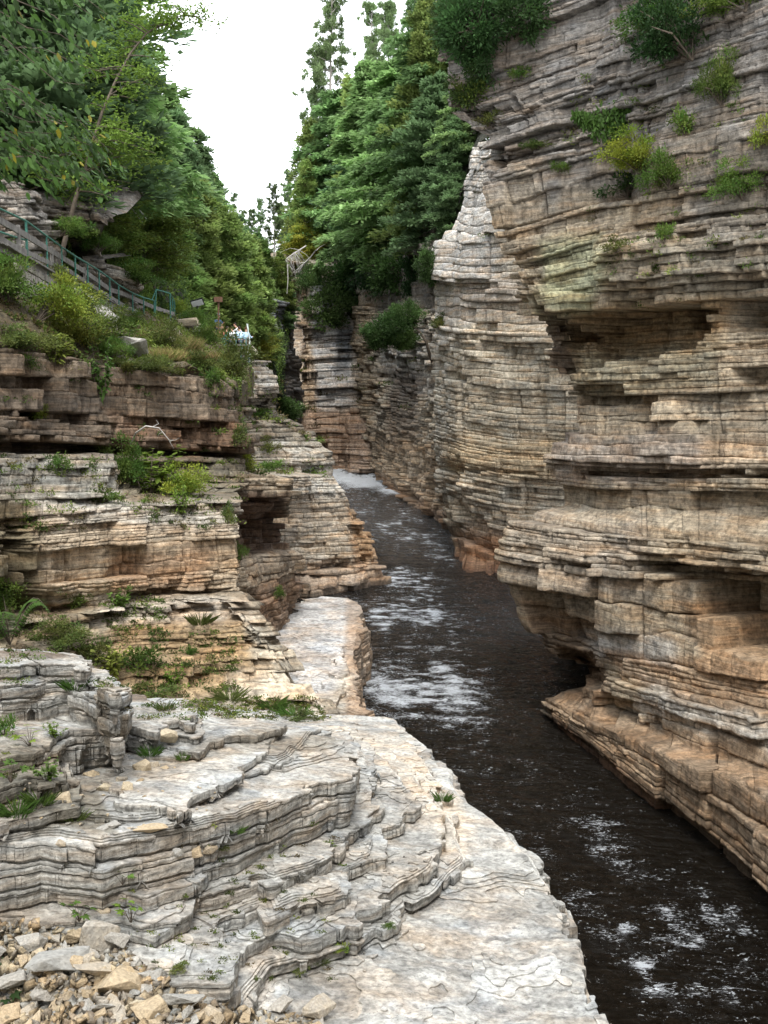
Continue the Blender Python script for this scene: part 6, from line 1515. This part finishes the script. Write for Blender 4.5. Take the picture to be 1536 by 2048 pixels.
# information panel and sign post
e = empty('information_panel', V(395, 640, 50)); k = 50 / FPX
pipe('post', [V(395, 650, 50), V(395, 612, 50)], .055, 'black_metal', e)
c = V(395, 606, 50)
boxmesh('panel_frame', c + Vector((-.32, 0, -.06)), c + Vector((.30, 0, .10)), .42, .05, 'black_metal', e, up=Vector((-.25, .75, .75)))
boxmesh('panel_face', c + Vector((-.28, -.02, -.085)), c + Vector((.27, -.02, .06)), .34, .02, 'white_face', e, up=Vector((-.25, .75, .75)))
tag(e, 'tilted information panel with a pale face on a black post', 'sign')
e = empty('sign_post', V(437, 690, 55))
pipe('post', [V(437, 706, 55), V(437, 640, 55), V(437, 598, 55)], .05, 'rusty', e)
boxmesh('sign_board', V(428, 599, 54.9), V(445, 599, 54.9), .05, .28, 'rusty', e)
tag(e, 'rusty brown sign post with a small plain board beside the lookout', 'sign')
# lookout deck, bench and rail
LZ_ = float(V(480, 716, 57).z)
def lk(px, D, dz=0.0):
    x = (px - 768) / FPX * D; return Vector((x, D, LZ_ + dz))
e = empty('lookout_bench', lk(470, 56.5))
boxmesh('seat_board', lk(449, 56.2, .62), lk(495, 56.2, .66), .35, .09, 'board', e)
boxmesh('lower_board', lk(449, 56.0, .16), lk(486, 56.0, .14), .06, .22, 'board', e)
for px in (455, 490): boxmesh('leg', lk(px, 56.2, .6), lk(px, 56.2, -.3), .12, .12, 'board', e, up=Vector((0, 1, 0)))
tag(e, 'plain grey plank bench on the lookout with people sitting on it', 'bench')
e = empty('lookout_railing', lk(475, 55.6))
pipe('top_rail', [lk(443, 55.8, .95), lk(475, 55.6, 1.0), lk(495, 55.6, 1.02), lk(500, 57.5, 1.02)], .03, 'teal_paint', e)
pipe('middle_rail', [lk(472, 55.6, .42), lk(495, 55.6, .44)], .025, 'teal_paint', e)
for px, D in ((475, 55.6), (485, 55.6), (495, 55.6), (500, 57.5), (452, 55.8)): pipe('post', [lk(px, D, -.25), lk(px, D, 1.02)], .035, 'teal_paint', e)
tag(e, 'teal pipe railing in front of the people on the lookout', 'railing')
e = empty('pale_pole', lk(500, 56.6))
pipe('pole', [lk(497, 56.8, 1.9), lk(503, 56.6, .85)], .03, 'pale_metal', e); pipe('pole', [lk(499, 56.9, 1.9), lk(502, 56.7, .85)], .02, 'pale_metal', e); pipe('brace', [lk(502.5, 56.6, .9), lk(496, 56.4, .1)], .03, 'pale_metal', e); pipe('base_rod', [lk(502.5, 56.6, 1.0), lk(502, 56.6, -.2)], .03, 'pale_metal', e)
tag(e, 'pale metal pole frame at the river end of the lookout railing', 'frame')
e = empty('yellow_pole', lk(449, 58)); pipe('pole', [lk(447, 58, 2.0), lk(450, 58, .7)], .03, 'stone_ochre', e); pipe('brace', [lk(438, 57, 1.4), lk(430, 57, .6)], .03, 'stone_ochre', e)
tag(e, 'thin ochre pole standing behind the seated person in teal', 'pole')
# ------------------------------------------------------------------ people
def cloth(name, rgb): M[name] = plain(name, rgb, .85, var=.12, vs=14); return name
M['skin'] = plain('skin', (.45, .26, .18), .55, var=.08)
for nme, c in (('hair_dark', (.03, .02, .016)), ('hair_brown', (.10, .055, .03)), ('shirt_white', (.78, .78, .80)), ('shirt_blue', (.42, .58, .72)), ('shirt_navy', (.03, .06, .16)), ('shirt_teal', (.02, .13, .12)), ('shirt_coral', (.60, .22, .16)), ('trousers_dark', (.03, .035, .05)), ('trousers_teal', (.02, .11, .10)), ('trousers_tan', (.30, .24, .16)), ('hat_grey', (.30, .36, .42))): cloth(nme, c)
def skinmesh(name, verts, edges, radii, mat, parent, sub=1):
    me = bpy.data.meshes.new(name); me.from_pydata(verts, edges, []); me.materials.append(M[mat]); o = bpy.data.objects.new(name, me); COL.objects.link(o); o.parent = parent
    md = o.modifiers.new('skin', 'SKIN'); md.use_smooth_shade = True
    if not me.skin_vertices: me.skin_vertices.new() if hasattr(me.skin_vertices, 'new') else None
    for v, r in zip(me.skin_vertices[0].data, radii): v.radius = (r, r)
    me.skin_vertices[0].data[0].use_root = True
    s = o.modifiers.new('sub', 'SUBSURF'); s.levels = sub; s.render_levels = sub
    # freeze the modifiers into the mesh
    dg = bpy.context.evaluated_depsgraph_get(); ev = o.evaluated_get(dg); nm = bpy.data.meshes.new_from_object(ev, depsgraph=dg); o.modifiers.clear(); o.data = nm; nm.name = name
    return o
def person(loc, rz, label, seated, hair, shirt, trousers, lean=0.0, head_fwd=.0, arms=((.2, .25, -.12), (.2, .25, -.12)), long_sleeve=False, bare=False, hat=None):
    """faces local -Y; origin under the pelvis on the ground or the seat"""
    e = empty('person', loc, rz); J = {}
    ph = .06 if seated else .93
    J['pel'] = Vector((0, 0, ph)); sp = Vector((0, -math.sin(lean), math.cos(lean)))
    J['wst'] = J['pel'] + sp * .18; J['chs'] = J['pel'] + sp * .38; J['nk'] = J['pel'] + sp * .54; J['nk2'] = J['nk'] + sp * .05 + Vector((0, -head_fwd * .5, 0))
    J['hd0'] = J['nk2'] + Vector((0, -.02 - head_fwd, .05)); J['hd1'] = J['hd0'] + Vector((0, -.015, .10)); J['hd2'] = J['hd1'] + Vector((0, .01, .08))
    V_ = []; R2 = []; E = []; ix = {}
    def add(n, p, r, par=None):
        ix[n] = len(V_); V_.append(tuple(p)); R2.append(r)
        if par: E.append((ix[par], ix[n]))
    add('pel', J['pel'], .145); add('wst', J['wst'], .125, 'pel'); add('chs', J['chs'], .145, 'wst'); add('nk', J['nk'], .065, 'chs'); add('nk2', J['nk2'], .052, 'nk'); add('hd0', J['hd0'], .078, 'nk2'); add('hd1', J['hd1'], .098, 'hd0'); add('hd2', J['hd2'], .078, 'hd1')
    sh = {}
    for sd, (af, ad, al) in zip((-1, 1), arms):
        s_ = J['chs'] + sp * .09 + Vector((sd * .17, 0, 0)); el = s_ + Vector((sd * .07, -af * .6, -.24)); hnd = el + Vector((-sd * .05, -ad, al)); n = 'L' if sd < 0 else 'R'
        add('sh' + n, s_, .062, 'chs'); add('el' + n, el, .043, 'sh' + n); add('wr' + n, hnd, .028, 'el' + n); d = (hnd - el).normalized(); pm = hnd + d * .06; add('pm' + n, pm, .034, 'wr' + n)
        x = d.cross(Vector((0, 0, 1))); x = x.normalized() if x.length > .1 else Vector((1, 0, 0))
        for q in range(4):
            b_ = pm + x * (q - 1.5) * .021 + d * .035; add(n + 'f%d' % q, b_, .009, 'pm' + n); add(n + 'g%d' % q, b_ + d * [.040, .050, .046, .034][q] + Vector((0, 0, -.014)), .008, n + 'f%d' % q)
        add(n + 't', pm + x * -.045 + d * .005, .010, 'pm' + n); add(n + 'u', pm + x * -.062 + d * .035, .009, n + 't')
        hp = J['pel'] + Vector((sd * .09, 0, -.03)); kn = hp + (Vector((sd * .05, -.44, .02)) if seated else Vector((sd * .02, -.03, -.43))); ak = kn + (Vector((0, -.05, -.42)) if seated else Vector((0, .03, -.42)))
        add('hp' + n, hp, .095, 'pel'); add('kn' + n, kn, .062, 'hp' + n); add('ak' + n, ak, .040, 'kn' + n); add('ft' + n, ak + Vector((0, -.14, -.04)), .038, 'ak' + n)
        sh[n] = (s_, el, hnd, hp, kn, ak)
    skinmesh('body', V_, E, R2, 'skin', e)
    # face: nose and eyes, ears
    hc = J['hd1']
    def blob(name, pts, rad, mat, par=e): T = Tubes().add([list(p) for p in pts], rad, 8).mesh(name, mat); T.parent = par; return T
    blob('nose', [hc + Vector((0, -.085, .02)), hc + Vector((0, -.115, -.015)), hc + Vector((0, -.09, -.022))], [.006, .013, .006], 'skin')
    for sd in (-1, 1):
        blob('eye', [hc + Vector((sd * .032, -.086, .022)), hc + Vector((sd * .032, -.096, .022))], [.011, .006], 'hair_dark'); blob('ear', [hc + Vector((sd * .088, .0, -.02)), hc + Vector((sd * .097, .008, .0)), hc + Vector((sd * .088, .0, .025))], [.010, .016, .008], 'skin')
    blob('mouth', [hc + Vector((-.022, -.086, -.045)), hc + Vector((0, -.092, -.047)), hc + Vector((.022, -.086, -.045))], .005, 'hair_brown')
    # hair or hat
    skinmesh('hair', [tuple(hc + Vector((0, .055, -.05))), tuple(hc + Vector((0, .045, .035))), tuple(hc + Vector((0, .0, .085))), tuple(hc + Vector((0, -.05, .078)))], [(0, 1), (1, 2), (2, 3)], [.060, .088, .082, .045], hair, e)
    if hat: skinmesh('hat', [tuple(hc + Vector((0, .03, .08))), tuple(hc + Vector((0, -.02, .10))), tuple(hc + Vector((0, -.13, .07)))], [(0, 1), (1, 2)], [.10, .10, .03], hat, e)
    vs = [tuple(J['pel'] + sp * .06), tuple(J['wst']), tuple(J['chs']), tuple(J['nk'] - sp * .03)]; es = [(0, 1), (1, 2), (2, 3)]; rr = [.165, .148, .168, .075]
    for n in 'LR':
        i = len(vs); s_, el, hnd = sh[n][:3]; vs += [tuple(s_), tuple(s_.lerp(el, .75 if not long_sleeve else 1.0))]; es += [(2, i), (i, i + 1)]; rr += [.080, .064 if not long_sleeve else .056]
        if long_sleeve: vs.append(tuple(el.lerp(hnd, .85))); es.append((i + 1, i + 2)); rr.append(.042)
    skinmesh('shirt', vs, es, rr, shirt, e)
    vs = [tuple(J['pel'] + Vector((0, 0, .02)))]; es = []; rr = [.160]
    for n in 'LR':
        i = len(vs); hp, kn, ak = sh[n][3:]; vs += [tuple(hp), tuple(kn), tuple(kn.lerp(ak, .9))]; es += [(0, i), (i, i + 1), (i + 1, i + 2)]; rr += [.112, .078, .060]
    skinmesh('trousers', vs, es, rr, trousers, e)
    for n in 'LR':
        ak = sh[n][5]; skinmesh('shoe', [tuple(ak + Vector((0, .03, -.045))), tuple(ak + Vector((0, -.07, -.055))), tuple(ak + Vector((0, -.16, -.06)))], [(0, 1), (1, 2)], [.050, .048, .040], 'hair_dark', e)
    tag(e, label, 'person', 'people on the lookout'); return e
person(lk(440, 58.2, .80), .6, 'person standing behind the sign post in a navy top and grey cap', False, 'hair_dark', 'shirt_navy', 'trousers_dark', .05, .02, ((.3, .2, .1), (.2, .2, .1)), hat='hat_grey')
person(lk(445, 56.5, .84), .5, 'seated person with bare shoulders and a coral top at the left end of the bench', True, 'hair_brown', 'shirt_coral', 'trousers_teal', .25, .05)
person(lk(453, 56.4, .84), 2.6, 'seated person in a dark teal top', True, 'hair_dark', 'shirt_teal', 'trousers_teal', .3, .03)
person(lk(468, 56.4, .84), 3.3, 'seated person in a white shirt seen from behind', True, 'hair_dark', 'shirt_white', 'trousers_dark', .22, .06, long_sleeve=False)
person(lk(484, 56.4, .84), 3.5, 'seated person in a pale blue shirt leaning on the railing', True, 'hair_dark', 'shirt_blue', 'trousers_dark', .3, .05, ((.3, .35, .1), (.35, .4, .1)), long_sleeve=True)
person(lk(493, 56.7, .84), 2.9, 'smaller seated person in a pale blue shirt at the railing end of the bench', True, 'hair_brown', 'shirt_blue', 'trousers_tan', .25, .03, ((.3, .35, .1), (.35, .4, .15)), long_sleeve=True)
person(lk(486, 58.0, .35), -1.9, 'person in a white shirt standing and leaning over the pole frame', False, 'hair_dark', 'shirt_white', 'trousers_dark', .45, .08, ((.45, .35, .05), (.5, .35, .05)))

# ------------------------------------------------------------------ loose stones
for (mes, px, py, wpx, rot, asp, lab) in [
 (SO[0], 330, 1470, 62, (.1, 0, .5), (1, .9, 1.0), 'cream boulder resting on the thin slab at the upper left ledges'),
 (SG[0], 480, 1475, 1, (0, 0, 0), (1, 1, 1), None),
 (SO[1], 180, 1545, 46, (0, .1, 0), (1, 1, 1.4), 'cream block at the left end of the small stone pile'),
 (SG[1], 232, 1540, 50, (0, 0, .4), (1, 1, 1.2), 'grey block in the middle of the small stone pile'),
 (SO[2], 285, 1535, 44, (.2, 0, .9), (1, 1, 1.6), 'upright orange stone in the small stone pile'),
 (SM[3], 306, 1528, 24, (0, 0, .9), (1, 1, 1.4), 'small pale stone at the right end of the small stone pile'),
 (SO[1], 328, 1532, 24, (0, 0, 2), (1, 1, .8), 'flat tan stone just right of the small stone pile'),
 (SO[0], 210, 1575, 40, (0, .2, .3), (1, 1, 1.2), 'ochre stone in front of the small stone pile'),
 (SO[2], 255, 1572, 42, (0, 0, 1.9), (1, .8, 1.1), 'cream stone with a dark underside in front of the small stone pile'),
 (SM[0], 244, 1556, 34, (.5, .2, .6), (1, .6, 1), 'narrow pale wedge leaning inside the small stone pile'),
 (SO[1], 276, 1556, 26, (0, 0, .6), (1, 1, 1), 'little round cream stone in the small stone pile'),
 (SO[0], 64, 1605, 42, (0, 0, .8), (.8, 1, 1.2), 'ochre wedge stone on the left ledge'),
 (SO[2], 118, 1592, 64, (0, 0, .2), (1, .7, .7), 'long cream stone on the left ledge'),
 (SG[2], 210, 1650, 92, (0, 0, .5), (1, .55, .6), 'blue grey slab fragment lying on the lower bench'),
 (SM[5], 290, 1655, 100, (0, 0, .3), (1, .5, .5), 'long grey slab fragment right of the blue grey one'),
 (SM[2], 122, 1682, 26, (.6, .4, 0), (1, .7, 1.3), 'small upright pale stone near the front of the lower bench'),
 (SM[4], 420, 1692, 44, (0, 0, 1), (1, .8, 1.1), 'grey block wedged under the thick dark step'),
 (SO[2], 385, 1700, 50, (0, 0, .2), (1, .8, .8), 'brown block wedged under the thick dark step'),
 (SM[6], 355, 1702, 28, (0, 0, 0), (1, .8, 1.2), 'small grey cube left of the wedged blocks'),
 (SM[1], 207, 1818, 36, (0, .1, .4), (1, .8, .7), 'grey stone between the maple seedlings'),
 (SM[1], 906, 1772, 22, (0, 0, 0), (1, .8, .7), 'dark pebble where the stepped ledges meet the bottom slab'),
 ]:
    if lab: stone(mes, px, py + 5, wpx, lab, 'loose stones on the ledges', rot=rot, asp=asp, sink=.20)
# rubble at the bottom left: fine chips as one mass, stones one by one
import bmesh as _b
rs = np.random.RandomState(9)
scree = [(-60, 1850), (60, 1848), (150, 1868), (215, 1885), (260, 1915), (340, 1975), (420, 2005), (520, 2025), (640, 2035), (640, 2150), (-60, 2150)]
def in_poly(px, py): return polysd(np.array([px], float), np.array([py], float), scree)[0]
P = []; F = []; Cc_ = []; n = 0
while len(P) < 2200 * 8:
    px, py = rs.uniform(-60, 660), rs.uniform(1830, 2150); sd_ = in_poly(px, py)
    if sd_ > 4: continue
    pz = hit(px, py)[0]; z = pz.z; s = rs.uniform(.008, .034); c = np.array([pz[0], pz[1], z + min(.10, max(0, -sd_) / 60 * .08) * rs.uniform(.1, 1)])
    R = np.linalg.qr(rs.normal(size=(3, 3)))[0]; b_ = (np.array([[i, j, k_] for i in (-1, 1) for j in (-1, 1) for k_ in (-.35, .35)]) + rs.normal(size=(8, 3)) * .28) * s
    q = b_ @ R.T + c; P += list(q); F += [[n + a for a in f] for f in ((0, 1, 3, 2), (4, 6, 7, 5), (0, 4, 5, 1), (2, 3, 7, 6), (0, 2, 6, 4), (1, 5, 7, 3))]
    col = np.array([(.40, .33, .22), (.36, .35, .31), (.46, .38, .25), (.30, .26, .20)][rs.randint(4)]) * rs.uniform(.7, 1.2); Cc_ += [col] * 8; n += 8
o = mesh_np('gravel', np.array(P), np.array(F), M['rock_near'], np.array(Cc_)); tag(o, 'fine rock chips filling the rubble at the bottom left', kind='stuff', cat='gravel')
BIG = [(240, 1990, 90, SO[0], (.15, .1, .4), (1, .9, 1.1), 'big ochre angular stone on the rubble'), (120, 1945, 130, SG[0], (0, .15, .5), (1, .6, .8), 'big flat grey slab on the rubble'),
       (195, 1893, 80, SM[3], (.3, .2, 1.0), (.9, .8, 1.2), 'pale pointed stone at the top of the rubble'), (372, 2022, 100, SG[1], (.1, .3, .7), (1, .6, .8), 'grey slab leaning at the right of the rubble'),
       (185, 1960, 90, SM[5], (.1, .3, .6), (1, .5, .7), 'long pale slab beside the big flat grey slab'), (20, 1975, 80, SG[2], (0, .1, .2), (1, .8, .8), 'grey stone at the left frame edge of the rubble'),
       (150, 1880, 50, SO[1], (0, 0, .2), (1, .8, 1.2), 'ochre stone left of the pale pointed stone'), (235, 1890, 50, SG[0], (0, .3, 0), (1, .8, 1.2), 'grey block right of the pale pointed stone'),
       (60, 1900, 56, SM[1], (0, 0, .2), (1, .8, 1), 'mottled stone at the upper left of the rubble'), (640, 2030, 70, SM[4], (0, 0, .8), (1, .8, .8), 'pale stone at the right end of the rubble'),
       (560, 2020, 60, SG[2], (0, .1, .8), (1, .8, .9), 'blue grey stone beside the pale one at the right end of the rubble'), (300, 2040, 80, SO[2], (.1, 0, .8), (1, .7, .7), 'tan stone at the bottom edge of the rubble')]
for px, py, w_, me, rot, asp, lab in BIG:
    pz = hit(px, py + 12)[0]; z = pz.z - .07; k = float(pz[1]) / FPX; s = w_ * k * 1.25
    o = bpy.data.objects.new('stone', me); COL.objects.link(o); o.scale = (s * asp[0], s * asp[1], s * asp[2]); o.rotation_euler = rot; o.location = (float(pz[0]), float(pz[1]), z + .14 + s * .12)
    tag(o, lab, 'stone', 'large stones lying on the rubble')
cnt = 0
while cnt < 235:
    px, py = rs.uniform(-50, 640), rs.uniform(1835, 2140); sd_ = in_poly(px, py)
    if sd_ > 0: continue
    pz = hit(px, py)[0]; z = pz.z - .02; big = rs.uniform() ** 2.2
    s = .07 + .19 * big; me = [SM, SM, SO, SG][rs.randint(4)]; me = me[rs.randint(len(me))]
    o = bpy.data.objects.new('stone', me); COL.objects.link(o); o.scale = (s, s * rs.uniform(.6, 1), s * rs.uniform(.7, 1.2)); o.rotation_euler = (rs.normal() * .35, rs.normal() * .35, rs.uniform(0, 6.28))
    o.location = (float(pz[0]), float(pz[1]), z + min(.10, -sd_ / 60 * .10) * rs.uniform(.2, 1.0) + s * .12)
    tag(o, 'small tan or grey broken stone in the rubble at the bottom left', 'stone', 'small broken stones in the rubble'); cnt += 1
for k_ in range(46):
    px, py = rs.uniform(40, 430), rs.uniform(1530, 1680); loc = hit(px, py)[0]; s = rs.uniform(.02, .05)
    if py > 1690 - px * .12: continue
    o = bpy.data.objects.new('stone', [SO, SM][k_ % 2][k_ % 3]); COL.objects.link(o); o.scale = (s, s * .8, s); o.rotation_euler = (0, 0, rs.uniform(0, 6)); o.location = loc + Vector((0, 0, s * .1))
    tag(o, 'tiny stone chip scattered on the benches beside the small stone pile', 'stone', 'tiny chips on the benches')
